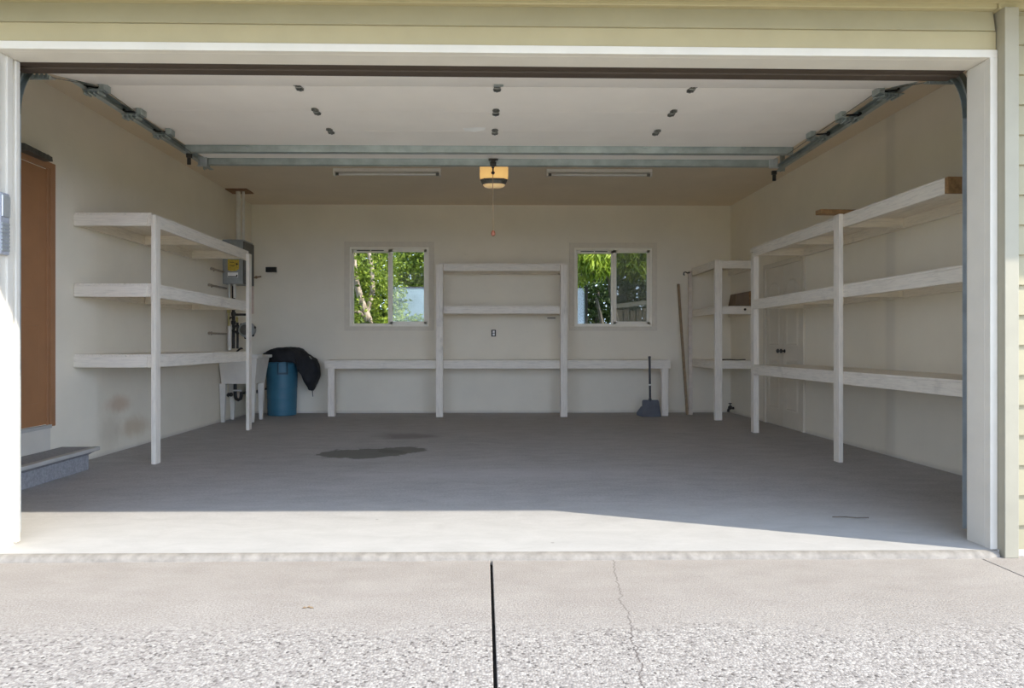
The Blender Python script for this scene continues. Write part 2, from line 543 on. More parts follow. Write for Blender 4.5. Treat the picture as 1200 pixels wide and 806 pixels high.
m = MB()                         # rounded cement lip in front of the slab
prof = [(3.30, -0.06), (3.255, -0.06), (3.258, -0.02), (3.268, -0.008), (3.285, -0.001), (3.30, 0.0)]
rr = []
for i in range(61):
    x = -4.2 + i * (2.505 + 4.2) / 60
    e = 0.0
    if i == 60:
        e = 0.02
    rr.append([(x, y + (e if y < 3.29 else 0) + 0.006 * noise.noise(Vector((x * 3.1, y * 9, 1.7))) * (1 if y < 3.29 else 0),
                z + (0.004 * noise.noise(Vector((x * 5.0, 3.3, z * 20))) if -0.05 < z < 0 else 0)) for y, z in prof])
m.rings(rr)
lip = m.build('trim_1', M_lip, smooth=True)
tag(lip, 'pale rounded cement lip between garage slab and driveway', 'threshold', kind='structure')

m = MB()
m.box(-6, 6, 3.33, 10.3, ZC, ZC + 0.12)
tag(m.build('ceiling', M_ceil), 'beige painted garage ceiling', 'ceiling', kind='structure')

m = MB()
m.prism([(XL0, YF), (XL1, YB), (XL1, 10.2), (-3.65, 10.2), (-3.65, YF)], 'Z', -0.05, ZC)
tag(m.build('wall_left', M_wall_l), 'off-white left garage wall with brown door and stains', 'wall', kind='structure')
m = MB()
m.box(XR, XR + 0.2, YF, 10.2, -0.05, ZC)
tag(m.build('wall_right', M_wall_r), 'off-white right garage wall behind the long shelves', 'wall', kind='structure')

# back wall with two window openings
W1 = (-1.973, -0.808, 1.271, 2.440)
W2 = (1.335, 2.485, 1.271, 2.432)
m = MB()
y0, y1 = YB, 10.2
m.box(-3.65, XR + 0.2, y0, y1, -0.05, 1.271)
m.box(-3.65, XR + 0.2, y0, y1, 2.44, ZC)
for a, b in ((-3.65, W1[0]), (W1[1], W2[0]), (W2[1], XR + 0.2)):
    m.box(a, b, y0, y1, 1.271, 2.44)
m.box(W2[0], W2[1], y0, y1, 2.432, 2.44)
tag(m.build('wall_back', M_wall), 'off-white back garage wall with two windows', 'wall', kind='structure')

# front wall: sheathing, siding
m = MB()
XJL, XJR = -2.345, 2.478          # jamb faces
ZH = 2.415                       # underside of the header at the middle
m.box(-6, XJL - 0.035, 3.345, YF, -0.06, ZC)
m.box(XJR + 0.035, 6, 3.345, YF, -0.06, ZC)
m.box(XJL - 0.035, XJR + 0.035, 3.345, YF, ZH + 0.045, ZC)
def lap(m, xa, xb, z0, z1, tilt=0.0):
    yb, yt = 3.305, 3.322        # butt stands proud, top tucks under the next board
    p = [(xa, yb, z0), (xa, yt, z1), (xa, 3.345, z1), (xa, 3.345, z0)]
    q = [(xb, y, z) for _, y, z in p]
    p = [(x, y, z + tilt * x) for x, y, z in p]
    q = [(x, y, z + tilt * x) for x, y, z in q]
    m.rings([p, q])
k = -4
while True:
    z0 = 0.559 + 0.147 * k
    if z0 > 2.62:
        break
    for xa, xb in ((2.584, 6.0), (-6.0, -2.47)):
        lap(m, xa, xb, max(z0, -0.05), min(z0 + 0.147, 2.66))
    k += 1
lap(m, -2.42, 2.50, 2.545, 2.645, T)
fw = m.build('wall_front', M_siding)
tag(fw, 'pale yellow lap siding around the garage door opening', 'wall', kind='structure')

# header, jambs, casings
m = MB()
m.box(-2.42, 2.512, 3.315, 3.345, ZH + 0.037, ZH + 0.13, T)
tag(m.build('trim_2', M_cream, bevel=0.003), 'cream header board above the garage opening', 'trim', kind='structure')
m = MB()
m.box(-2.381, 2.514, 3.308, 3.345, ZH, ZH + 0.038, T)
m.box(XJL - 0.02, XJR + 0.02, 3.345, 3.47, ZH, ZH + 0.025, T)
tag(m.build('trim_3', M_trim, bevel=0.002), 'white casing and underside of the garage door header', 'trim', kind='structure')
m = MB()
m.box(XJR, XJR + 0.036, 3.308, 3.345, -0.001, ZH - 0.008)
m.box(XJR, XJR + 0.03, 3.345, 3.47, 0.0, ZH - 0.010)
tag(m.build('trim_4', M_trim, bevel=0.002), 'white right jamb of the garage door opening', 'jamb', kind='structure')
m = MB()
m.box(XJL - 0.036, XJL, 3.308, 3.345, -0.001, ZH + 0.008)
m.box(XJL - 0.03, XJL - 0.006, 3.345, 3.47, 0.0, ZH + 0.008)
m.box(XJL - 0.012, XJL + 0.004, 3.385, 3.425, 0.0, ZH + 0.008)
m.box(XJL - 0.012, XJL + 0.010, 3.44, 3.47, 0.012, ZH + 0.006)
tag(m.build('trim_5', M_trim, bevel=0.003), 'white left jamb with door stop in sunlight', 'jamb', kind='structure')
m = MB()
m.box(2.515, 2.584, 3.262, 3.345, -0.030, 2.632)
tag(m.build('trim_6', M_corner, bevel=0.003), 'cream corner board between right jamb and siding', 'trim', kind='structure')
m = MB()
m.box(-2.47, -2.382, 3.29, 3.345, -0.030, 2.615)
tag(m.build('trim_7', M_cream, bevel=0.003), 'cream board outside the left jamb', 'trim', kind='structure')
m = MB()
m.box(-6, 2.50, 3.290, 3.345, 2.645, 2.70, T)
m.box(2.50, 6, 3.280, 3.345, 2.632, 2.668)
tag(m.build('trim_8', M_cream, bevel=0.004), 'cream frieze strip under the eave', 'trim', kind='structure')
m = MB()
m.box(-6, 6, 2.555, 3.345, 2.66, 2.69)
m.box(-6, 6, 2.53, 2.556, 2.615, 2.86)
tag(m.build('trim_9', M_cream), 'cream eave soffit and fascia above the opening', 'eave', kind='structure')
m = MB()
for ya, za, yb_, zb in ((2.50, 2.86, 6.7, 4.35), (10.9, 2.95, 6.7, 4.35)):
    m.prism([(ya, za), (yb_, zb), (yb_, zb + 0.1), (ya, za + 0.1)], 'X', -6.2, 6.2)
tag(m.build('roof', M_roof), 'dark shingle roof over the garage', 'roof', kind='structure')
m = MB()
m.box(-2.42, 2.48, 3.472, 3.625, ZH + 0.004, ZH + 0.25, T)
m.box(-2.42, 2.48, 3.53, 3.56, ZH - 0.006, ZH + 0.01, T)
tag(m.build('trim_10', M_darkwood, bevel=0.003), 'dark brown wooden beam behind the white header', 'beam', kind='structure')

# driveway slabs, joint dirt and lawn
m = MB()
for xa, xb in ((-6.0, 0.029), (0.041, 2.397), (2.403, 6.0)):
    m.box(xa, xb, -14, 3.30, -0.20, -0.030)
dv = m.build('driveway', M_drive, bevel=0.003)
tag(dv, 'tan concrete driveway with exposed pebble aggregate', 'driveway', kind='structure')
m = MB()
rr = []
for i in range(90):
    y = -6 + i * 9.28 / 89
    w = 0.004 + 0.0025 * noise.noise(Vector((0, y * 6, 0)))
    z = -0.040 + 0.006 * noise.noise(Vector((3, y * 9, 0)))
    rr.append([(0.035 - w - 0.004, y, -0.19), (0.035 + w + 0.004, y, -0.19), (0.035 + 0.005, y, z - 0.01), (0.035 - 0.005, y, z - 0.01)])
m.rings(rr)
j = m.build('trim_11', M_dirt)
tag(j, 'dark dirt filled joint down the middle of the driveway', 'joint', kind='structure')
m = MB()
m.box(-40, 40, -40, 45, -0.5, -0.21)
m.box(-40, 40, 10.2, 45, -0.3, -0.06)
tag(m.build('ground', M_grass), 'lawn around the garage', 'ground', kind='structure')

# ------------------------------------------------------------------ windows
def window(name, w, label, right_mat, right_small):
    x0, x1, z0, z1 = w
    rt = root(name, ((x0 + x1) / 2, YB, z0), label, 'window', kind='structure')
    c = 0.076
    m = MB()                                      # flat casing painted like the wall
    for a, b, e, g in ((x0 - c, x1 + c, z0 - c * 0.8, z0), (x0 - c, x1 + c, z1, z1 + c), (x0 - c, x0, z0, z1), (x1, x1 + c, z0, z1)):
        m.box(a, b, YB - 0.012, YB + 0.002, e, g)
    m.build('casing', M_wcase, rt, bevel=0.002)
    xm = x0 + (x1 - x0) * 0.505
    m = MB()
    t = 0.032
    for a, b, e, g in ((x0, x1, z0, z0 + t), (x0, x1, z1 - t, z1), (x0, x0 + t, z0 + t, z1 - t), (x1 - t, x1, z0 + t, z1 - t)):
        m.box(a, b, YB - 0.004, YB + 0.075, e, g)
    m.build('window_frame', M_vinyl, rt, bevel=0.003)
    m = MB()
    s = 0.024
    for a, b, e, g in ((x0 + t, xm + 0.03, z0 + t, z0 + t + s * 0.5), (x0 + t, xm + 0.03, z1 - t - 0.05, z1 - t), (x0 + t, x0 + t + s, z0 + t, z1 - t), (xm - 0.03, xm + 0.03, z0 + t, z1 - t)):
        m.box(a, b, YB + 0.040, YB + 0.068, e, g)
    sa = m.build('sash', M_vinyl, rt, bevel=0.003)
    m = MB()
    m.box(x0 + t + 0.01, xm, YB + 0.052, YB + 0.056, z0 + t, z1 - t - 0.02)
    m.build('pane', M_glass, sa)
    m = MB()
    s = 0.042
    for a, b, e, g in ((xm, x1 - t, z0 + t, z0 + t + s), (xm, x1 - t, z1 - t - s, z1 - t), (xm, xm + 0.045, z0 + t, z1 - t), (x1 - t - s, x1 - t, z0 + t, z1 - t)):
        m.box(a, b, YB + 0.008, YB + 0.036, e, g)
    sb = m.build('sash', M_vinyl, rt, bevel=0.003)
    m = MB()
    m.box(xm + 0.02, x1 - t - 0.02, YB + 0.02, YB + 0.024, z0 + t + 0.02, z1 - t - 0.02)
    m.build('pane', right_mat, sb)
    m = MB()                                      # dark vent strip at the top of the fixed light
    n = 7
    xa, xb = x0 + 0.10, x0 + 0.50
    for i in range(2):
        m.box(xa + i * (xb - xa + 0.02) / 2, xa + (i + 1) * (xb - xa) / 2 - 0.005, YB + 0.034, YB + 0.0395, z1 - 0.056, z1 - 0.042)
    v = m.build('vent_strip', M_boxdark, rt)
    v['label'] = 'dark narrow vent strip'
    return rt

window('window_1', W1, 'sliding window with leafy birch outside, left of the tall shelf', M_glass2, False)
window('window_2', W2, 'sliding window with insect screen, right of the tall shelf', M_screen, True)

# ------------------------------------------------------------------ doors of the room
def door_left():
    y0, y1 = 4.52, 5.44
    x = xl(5.2)
    rt = root('door_1', (x, (y0 + y1) / 2, 0.365), 'brown door with brown casing above the grey step', 'door', kind='structure')
    m = MB()
    m.box(x - 0.02, x + 0.004, y0, y1, 0.375, 2.38)
    for za, zb in ((0.55, 1.15), (1.28, 2.2)):
        for ya, yb in ((y0 + 0.12, y0 + 0.40), (y0 + 0.52, y0 + 0.80)):
            m.box(x, x + 0.008, ya, yb, za, zb)
    m.build('door_slab', M_brown, rt, bevel=0.004)
    m = MB()
    for a, b, e, g in ((y1, y1 + 0.062, 0.355, 2.44), (y0 - 0.062, y0, 0.355, 2.44), (y0, y1, 2.385, 2.44)):
        m.box(x - 0.02, x + 0.022, a, b, e, g)
    m.box(x - 0.02, x + 0.012, y1 - 0.03, y1, 0.37, 2.385)
    m.build('casing', M_brownc, rt, bevel=0.004)
    m = MB()
    m.box(x - 0.02, x + 0.03, y0 - 0.01, y1 + 0.005, 0.345, 0.372)
    m.build('threshold', M_nose, rt, bevel=0.003)
    m = MB()
    m.box(x - 0.02, x + 0.012, y0 - 0.03, y1 + 0.012, 0.166, 0.345)
    w = m.build('riser_board', M_trim, rt, bevel=0.002)
    w['label'] = 'white painted board below the door'
door_left()

def closet():
    y0, y1 = 7.78, 8.775
    x = XR
    rt = root('door_2', (x, (y0 + y1) / 2, 0), 'cream double closet door behind the long right shelf', 'door', kind='structure')
    m = MB()
    for a, b, e, g in ((y0 - 0.06, y0, 0, 2.03), (y1, y1 + 0.06, 0, 2.03), (y0, y1, 1.97, 2.03)):
        m.box(x - 0.022, x + 0.01, a, b, e, g)
    m.build('casing', M_closet, rt, bevel=0.004)
    ym = (y0 + y1) / 2
    for a, b in ((y0 + 0.004, ym - 0.003), (ym + 0.003, y1 - 0.004)):
        m = MB()
        m.box(x - 0.006, x + 0.02, a, b, 0.022, 1.966)
        lf = m.build('door_leaf', M_closet, rt, bevel=0.002)
        c = (a + b) / 2
        hw = (b - a) / 2 - 0.09
        for za, zb, arch in ((0.20, 0.82, 0), (0.98, 1.70, 0.09)):
            m = MB()
            def outline(h, pad):
                pts = [(c - h, za + pad), (c + h, za + pad), (c + h, zb - pad)]
                if arch:
                    for i in range(1, 12):
                        t = i / 12
                        pts.append((c + h * math.cos(PI * t), zb - pad + arch * math.sin(PI * t) ** 1.5))
                pts.append((c - h, zb - pad))
                return pts
            o1, o2, o3 = outline(hw, 0), outline(hw - 0.022, 0.022), outline(hw - 0.034, 0.034)
            m.rings([[(x - 0.0062, y, z) for y, z in o1], [(x - 0.016, y, z) for y, z in o2], [(x - 0.010, y, z) for y, z in o3]])
            m.build('raised_panel', M_closet, lf)
        ky = ym - 0.045 if a < ym - 0.1 else ym + 0.045
        m = MB()
        m.lathe((x - 0.006, ky, 0.925), [(0.022, 0.0), (0.022, -0.006), (0.010, -0.010), (0.010, -0.03), (0.026, -0.04), (0.027, -0.05), (0.018, -0.06), (0.004, -0.062)], 16, 'X')
        kb = m.build('knob', M_black, lf, smooth=True)
        kb['label'] = 'black round knob'
closet()

# step
rt = root('step', (-3.30, 5.05, 0), 'low grey carpeted step below the brown door', 'step')
xw = xl(5.2) + 0.006
m = MB()
m.box(xw, -3.175, 4.45, 5.53, 0.0, 0.118)
m.build('step_body', M_step, rt, bevel=0.004)
m = MB()
m.rect_rings([(xw, -3.175, 4.40, 5.53, 0.118), (xw, -3.145, 4.40, 5.59, 0.145)])
m.build('cove_moulding', M_step, rt)
m = MB()
m.box(xw, -3.135, 4.40, 5.605, 0.145, 0.170)
m.build('tread', M_step, rt, bevel=0.004)
m = MB()
m.box(-3.185, -3.128, 4.40, 5.61, 0.143, 0.173)
n = m.build('nosing', M_nose, rt, bevel=0.006)
n['label'] = 'light grey nosing along the front edge'

m = MB()
x = xl(5.2)
m.rings([[(x, 5.02, 2.425), (x + 0.10, 5.02, 2.425), (x + 0.10, 5.02, 2.470), (x, 5.02, 2.485)],
         [(x, 5.36, 2.425), (x + 0.09, 5.36, 2.425), (x + 0.085, 5.36, 2.462), (x, 5.36, 2.480)]])
for i in range(6):
    m.box(x + 0.098, x + 0.103, 5.05 + i * 0.045, 5.075 + i * 0.045, 2.432, 2.460)
o = m.build('door_closer', M_boxdark, bevel=0.008)
tag(o, 'dark grey closer box at the top of the brown door', 'door closer')

# ------------------------------------------------------------------ shelves
def board(name, m, mt, parent):
    return m.build(name, mt, parent, bevel=0.003)

def left_shelf():
    xo = -2.785
    ya, yb = 5.765, 8.13
    rt = root('storage_shelf', (-3.1, 6.95, 0), 'white wooden three-tier shelf along the left wall beside the step', 'shelf')
    for y in (5.75, 8.03):
        m = MB()
        m.box(xo, xo + 0.038, y, y + 0.089, 0, 2.088 if y < 6 else 2.07)
        board('post', m, M_wz, rt)
    for zt in (2.110, 1.515, 0.921):
        w0 = xl(ya) + 0.002
        m = MB()
        n = 3
        for i in range(n):
            a = w0 + (xo - w0) * i / n
            b = w0 + (xo - w0) * (i + 1) / n - 0.003
            m.box(a + 0.004 if i == 0 else a, b, ya, yb, zt - 0.019, zt)
        sh = board('shelf', m, M_wy, rt)
        m = MB(); m.box(xo - 0.038, xo - 0.0005, ya, yb, zt - 0.112, zt - 0.0195); board('front_rail', m, M_wy, sh)
        m = MB(); m.box(w0 + 0.002, xo - 0.039, ya - 0.003, ya + 0.036, zt - 0.112, zt - 0.0195); board('end_board', m, M_wx, sh)
        for y in (6.87, 7.95):
            wl = xl(y) + 0.042
            m = MB(); m.box(wl, xo - 0.039, y, y + 0.038, zt - 0.108, zt - 0.0195); board('joist', m, M_wx, sh)
        m = MB(); m.bar((xl(ya + .05) + 0.021, ya + 0.04, zt - 0.064), (xl(yb) + 0.021, yb, zt - 0.064), 0.034, 0.089); board('wall_ledger', m, M_wy, sh)
left_shelf()

def right_shelf():
    xo = 3.055
    rt = root('storage_shelf', (3.35, 6.0, 0), 'long white wooden three-tier shelf along the right wall', 'shelf')
    m = MB(); m.box(3.015, 3.0535, 5.76, 5.849, 0, 2.113); board('post', m, M_wz, rt)
    m = MB(); m.box(3.066, 3.124, 7.712, 7.80, 0, 2.03); board('post', m, M_wz, rt)
    for zt, ya in ((2.110, 4.487), (1.512, 3.56), (0.775, 3.56)):
        yb = 7.80 if zt > 2 else 7.71
        m = MB()
        n = 3
        for i in range(n):
            a = xo + 0.001 + (XR - 0.004 - xo) * i / n
            b = xo + (XR - 0.004 - xo) * (i + 1) / n - 0.003
            m.box(a, b, ya + 0.001, yb, zt - 0.019, zt)
        sh = board('shelf', m, M_wy, rt)
        m = MB(); m.box(xo, xo + 0.038, ya + 0.001, yb - (0.0 if zt < 2 else 0.089), zt - 0.110, zt - 0.0195)
        board('front_rail', m, M_wy, sh)
        if zt > 2:
            m = MB(); m.box(xo - 0.001, XR - 0.005, ya - 0.034, ya, zt - 0.110, zt - 0.002)
            e = board('end_board', m, M_rawwood, sh)
            e['label'] = 'unpainted brown wood end'
            m = MB(); m.box(xo, xo + 0.038, 7.711 - 0.089 + 0.0892, 7.80, zt - 0.05, zt - 0.0195); board('rail_block', m, M_wy, sh)
        for y in (5.83, 6.80, 7.66):
            m = MB(); m.box(xo + 0.039, XR - 0.045, y, y + 0.038, zt - 0.100, zt - 0.0195); board('joist', m, M_wx, sh)
        m = MB(); m.box(XR - 0.044, XR - 0.004, ya + 0.04, yb - 0.01, zt - 0.105, zt - 0.0195); board('wall_ledger', m, M_wy, sh)
right_shelf()

def corner_shelf():
    xo, yf = 3.062, 9.05
    rt = root('storage_shelf', (3.35, 9.5, 0), 'short white corner shelf between the leaning pole and the closet door', 'shelf')
    m = MB(); m.box(xo, xo + 0.098, yf - 0.042, yf - 0.004, 0, 2.128); board('post', m, M_wz, rt)
    for zt in (2.125, 1.517, 0.790):
        m = MB()
        n = 3
        for i in range(n):
            a = yf + 0.002 + (YB - 0.004 - yf) * i / n
            b = yf + 0.002 + (YB - 0.004 - yf) * (i + 1) / n - 0.003
            m.box(xo + 0.001, XR - 0.003, a, b, zt - 0.019, zt)
        sh = board('shelf', m, M_wx, rt)
        m = MB(); m.box(xo, XR - 0.003, yf, yf + 0.038, zt - 0.108, zt - 0.0195); board('front_rail', m, M_wx, sh)
        m = MB(); m.box(xo, xo + 0.038, yf + 0.039, YB - 0.004, zt - 0.108, zt - 0.0195); board('end_board', m, M_wy, sh)
        m = MB(); m.box(XR - 0.042, XR - 0.004, yf + 0.04, YB - 0.005, zt - 0.108, zt - 0.0195); board('wall_ledger', m, M_wy, sh)
        if 1 < zt < 2:
            m = MB(); m.lathe((3.478, yf - 0.001, 1.472), [(0.016, 0.0), (0.016, -0.008), (0.006, -0.012)], 14, 'Y')
            k_ = m.build('bolt', M_iron, sh, smooth=True); k_['label'] = 'dark round bolt head'
            m = MB(); m.box(3.168, 3.205, yf + 0.004, yf + 0.03, 1.335, 1.408); board('cleat', m, M_wz, sh)
corner_shelf()

def bench():
    rt = root('workbench', (0.2, 9.8, 0), 'long low white wooden bench along the back wall under both windows', 'bench')
    xa, xb, yf = -2.227, 2.626, 9.56
    m = MB()
    for i in range(3):
        a = yf - 0.004 + (YB - 0.006 - yf) * i / 3
        b = yf - 0.004 + (YB - 0.006 - yf) * (i + 1) / 3 - 0.003
        m.box(xa, xb, a, b, 0.767, 0.786)
    board('bench_top', m, M_wx, rt)
    for a, b in ((xa + 0.003, 0.182), (0.184, xb - 0.003)):
        m = MB(); m.box(a, b, yf, yf + 0.038, 0.667, 0.7665); board('front_rail', m, M_wx, rt)
    for x in (-2.182, 2.500):
        m = MB(); m.box(x, x + 0.094, yf + 0.006, yf + 0.095, 0, 0.6665); board('leg', m, M_wz, rt)
    m = MB(); m.box(xa + 0.01, xb - 0.01, YB - 0.042, YB - 0.003, 0.68, 0.7665); board('wall_ledger', m, M_wx, rt)
    for x in (-2.22, 2.582):
        m = MB(); m.box(x, x + 0.037, yf + 0.097, YB - 0.044, 0.68, 0.7665); board('joist', m, M_wy, rt)
bench()

def centre_shelf():
    rt = root('storage_shelf', (0.25, 9.75, 0), 'tall white two-shelf rack over the bench between the two windows', 'shelf')
    yf = 9.555
    for x in (-0.663, 1.064):
        m = MB(); m.box(x, x + 0.096, yf - 0.089, yf - 0.001, 0, 2.113); board('post', m, M_wz, rt)
    for zt in (2.140, 1.545):
        m = MB()
        for i in range(3):
            a = yf + 0.001 + (YB - 0.006 - yf) * i / 3
            b = yf + 0.001 + (YB - 0.006 - yf) * (i + 1) / 3 - 0.003
            m.box(-0.63, 1.125, a, b, zt - 0.019, zt)
        sh = board('shelf', m, M_wx, rt)
        m = MB(); m.box(-0.567, 1.064, yf - 0.03, yf + 0.002, zt - 0.110, zt - 0.0195); board('front_rail', m, M_wx, sh)
        m = MB(); m.box(-0.62, 1.12, YB - 0.042, YB - 0.004, zt - 0.105, zt - 0.0195); board('wall_ledger', m, M_wx, sh)
        for x in (-0.63, 1.087):
            m = MB(); m.box(x, x + 0.038, yf + 0.003, YB - 0.043, zt - 0.105, zt - 0.0195); board('joist', m, M_wy, sh)
centre_shelf()

# ------------------------------------------------------------------ garage door, tracks, opener
ZD = 2.60
DX0, DX1 = -2.385, 2.50
JY = [3.70, 4.24, 4.69, 5.12, 5.53, 5.945]
ZLOW = 2.468
def garage_door():
    rt = root('garage_door', (0.08, 4.8, ZD), 'white sectional garage door raised flat under the ceiling', 'garage door')
    secs = []
    for i in range(5):
        g = 0.0012
        a, b = JY[i] + g, JY[i + 1] - g
        m = MB()
        if i == 0:                   # the lowest section still rests in the bend and slopes down
            m.prism([(a, ZLOW), (b, ZD), (b, ZD + 0.045), (a + 0.01, ZLOW + 0.045)], 'X', DX0, DX1)
        else:
            m.prism([(a, ZD), (b, ZD), (b, ZD + 0.045), (a, ZD + 0.045)], 'X', DX0, DX1)
        secs.append(m.build('door_section', M_door, rt))
    # hinges: two stamped leaves and a knuckle, three columns on each visible joint
    hp = None
    for x in (-1.148, 0.083, 1.299):
        for y in JY[1:4]:
            if hp is None:
                m = MB()
                for s in (-1, 1):
                    pts = [(-0.020, s * 0.010), (0.020, s * 0.010), (0.025, s * 0.034), (0.017, s * 0.062), (0, s * 0.070), (-0.017, s * 0.062), (-0.025, s * 0.034)]
                    m.prism([(x + p, y + q) for p, q in pts], 'Z', ZD - 0.006, ZD - 0.0005)
                    m.box(x - 0.006, x + 0.006, y + s * 0.012 - 0.004, y + s * 0.050 + 0.004, ZD - 0.013, ZD - 0.005)
                    for u in (-0.016, 0.016):
                        m.lathe((x + u, y + s * 0.040, ZD - 0.006), [(0.006, 0), (0.006, -0.005), (0.002, -0.006)], 8)
                hp = m.build('hinge', M_hinge, rt)
                m = MB(); m.tube([(x - 0.019, y, ZD - 0.007), (x + 0.019, y, ZD - 0.007)], 0.006, 8)
                hk = m.build('hinge_pin', M_hinge, hp, smooth=True)
                hx, hy = x, y
            else:
                c = hp.copy(); COL.objects.link(c); c.parent = rt
                c.location = hp.location + Vector((x - hx, y - hy, 0))
                d = hk.copy(); COL.objects.link(d); d.parent = c
    # roller brackets at both edges
    for sx, x0, x1 in ((-1, -2.468, -2.315), (1, 2.445, 2.612)):
        for y in JY[1:4]:
            xe = x0 if sx < 0 else x1          # outer end, under the track
            xi = x1 if sx < 0 else x0          # inner end, on the door
            m = MB()
            m.box(x0 + 0.02, x1 - 0.01, y - 0.052, y - 0.006, 2.552, 2.558)
            m.box(x0, x1 - 0.03, y - 0.004, y + 0.034, 2.546, 2.552)
            a, b = sorted((xi, xi - -sx * -0.035 if False else xi + sx * 0.035))
            m.box(a, b, y - 0.050, y + 0.030, 2.5585, ZD - 0.0005)
            for k in range(4):
                xx = xi + sx * (0.03 + k * 0.028)
                m.box(min(xx, xx + sx * 0.012), max(xx, xx + sx * 0.012), y - 0.05, y + 0.025, 2.534, 2.5515)
            br = m.build('roller_bracket', M_galv, rt, bevel=0.002)
            m = MB()
            xc = xe - sx * 0.012
            m.tube([(xc, y, 2.594), (xi + sx * 0.03, y, 2.585)], 0.006, 8)
            m.lathe((xc, y, 2.594), [(0.015, -0.008), (0.017, 0.0), (0.015, 0.008)], 12, 'X')
            m.build('roller', M_black, br, smooth=True)
        # bottom corner fixture and lift cable
        m = MB()
        xa, xb = (-2.475, -2.345) if sx < 0 else (2.450, 2.580)
        m.box(xa, xb, 3.715, 3.725, 2.432, 2.456)
        m.box(xa, xb, 3.725, 3.775, 2.452, 2.458)
        for k in range(5):
            xx = xa + 0.008 + k * 0.026
            m.box(xx, xx + 0.013, 3.708, 3.716, 2.440, 2.462)
        m.build('bottom_bracket', M_galv, rt, bevel=0.0015)
        m = MB()
        xc = -2.345 if sx < 0 else 2.455
        m.tube([(xc, 3.74, 2.452), (xc, 4.22, 2.580), (xc, 5.5, 2.540)], 0.0025, 6)
        m.build('lift_cable', M_hinge, rt)
        # top roller plate at the back edge
        m = MB()
        xa, xb = (-2.440, -2.362) if sx < 0 else (2.460, 2.538)
        m.box(xa, xb, 5.858, 5.864, 2.525, 2.610)
        m.box(xa, xb, 5.830, 5.864, 2.522, 2.526)
        for k in range(4):
            xx = xa + 0.006 + k * 0.0195
            m.box(xx, xx + 0.009, 5.850, 5.858, 2.532, 2.600)
        m.build('top_roller_plate', M_galvb, rt, bevel=0.001)
    m = MB()
    m.prism([(4.10, ZD - 0.040), (4.185, ZD - 0.019), (4.185, ZD - 0.0145), (4.10, ZD - 0.036)], 'X', 0.060, 0.118)
    m.build('centre_plate', M_galv, rt)
    for y, w in ((5.50, 0.055), (5.885, 0.05)):
        m = MB()
        z0 = ZD - 0.052
        pts = [(y, z0), (y + w, z0), (y + w, ZD - 0.0005), (y + w - 0.003, ZD - 0.0005), (y + w - 0.003, z0 + 0.003), (y + 0.003, z0 + 0.003), (y + 0.003, ZD - 0.003),
               (y - 0.012, ZD - 0.003), (y - 0.012, ZD - 0.0005), (y, ZD - 0.0005)]
        xa, xb = (DX0 - 0.005, DX1 + 0.005) if y < 5.6 else (DX0 + 0.02, DX1 - 0.02)
        m.prism(pts, 'X', xa, xb)
        for xx in (-1.9, -1.15, 0.08, 1.3, 2.1):
            m.box(xx - 0.018, xx + 0.018, y - 0.016, y - 0.001, ZD - 0.012, ZD - 0.003)
        m.build('strut', M_galv, rt)
    m = MB()
    m.box(DX0, DX1, JY[0] - 0.02, JY[0] + 0.001, ZLOW - 0.004, ZLOW + 0.045)
    m.build('bottom_seal', M_rubber, rt)
    # arm bracket in the middle of the top edge
    m = MB()
    m.box(0.060, 0.100, 5.855, 5.884, ZD - 0.052, ZD - 0.004)
    m.box(0.040, 0.122, 5.850, 5.884, ZD - 0.014, ZD - 0.004)
    m.lathe((0.08, 5.862, ZD - 0.048), [(0.016, -0.026), (0.018, 0.0), (0.016, 0.026)], 12, 'X')
    m.build('arm_bracket', M_iron, rt, bevel=0.002)
    # torn white sticker
    m = MB()
    zc = ZD - 0.0006
    m.faces([(-0.155, 5.045, zc), (-0.03, 5.02, zc), (0.012, 5.03, zc), (0.008, 5.085, zc), (-0.07, 5.095, zc - 0.012), (-0.14, 5.10, zc - 0.004),
             (-0.155, 5.045, zc + 0.0006), (-0.03, 5.02, zc + 0.0006), (0.012, 5.03, zc + 0.0006), (0.008, 5.085, zc + 0.0006), (-0.07, 5.095, zc - 0.0114), (-0.14, 5.10, zc - 0.0034)],
            ((0, 1, 2, 3, 4, 5), (11, 10, 9, 8, 7, 6), (0, 1, 7, 6), (1, 2, 8, 7), (2, 3, 9, 8), (3, 4, 10, 9), (4, 5, 11, 10), (5, 0, 6, 11)))
    s = m.build('sticker', M_labelw, rt)
    s['label'] = 'torn white paper sticker'
garage_door()

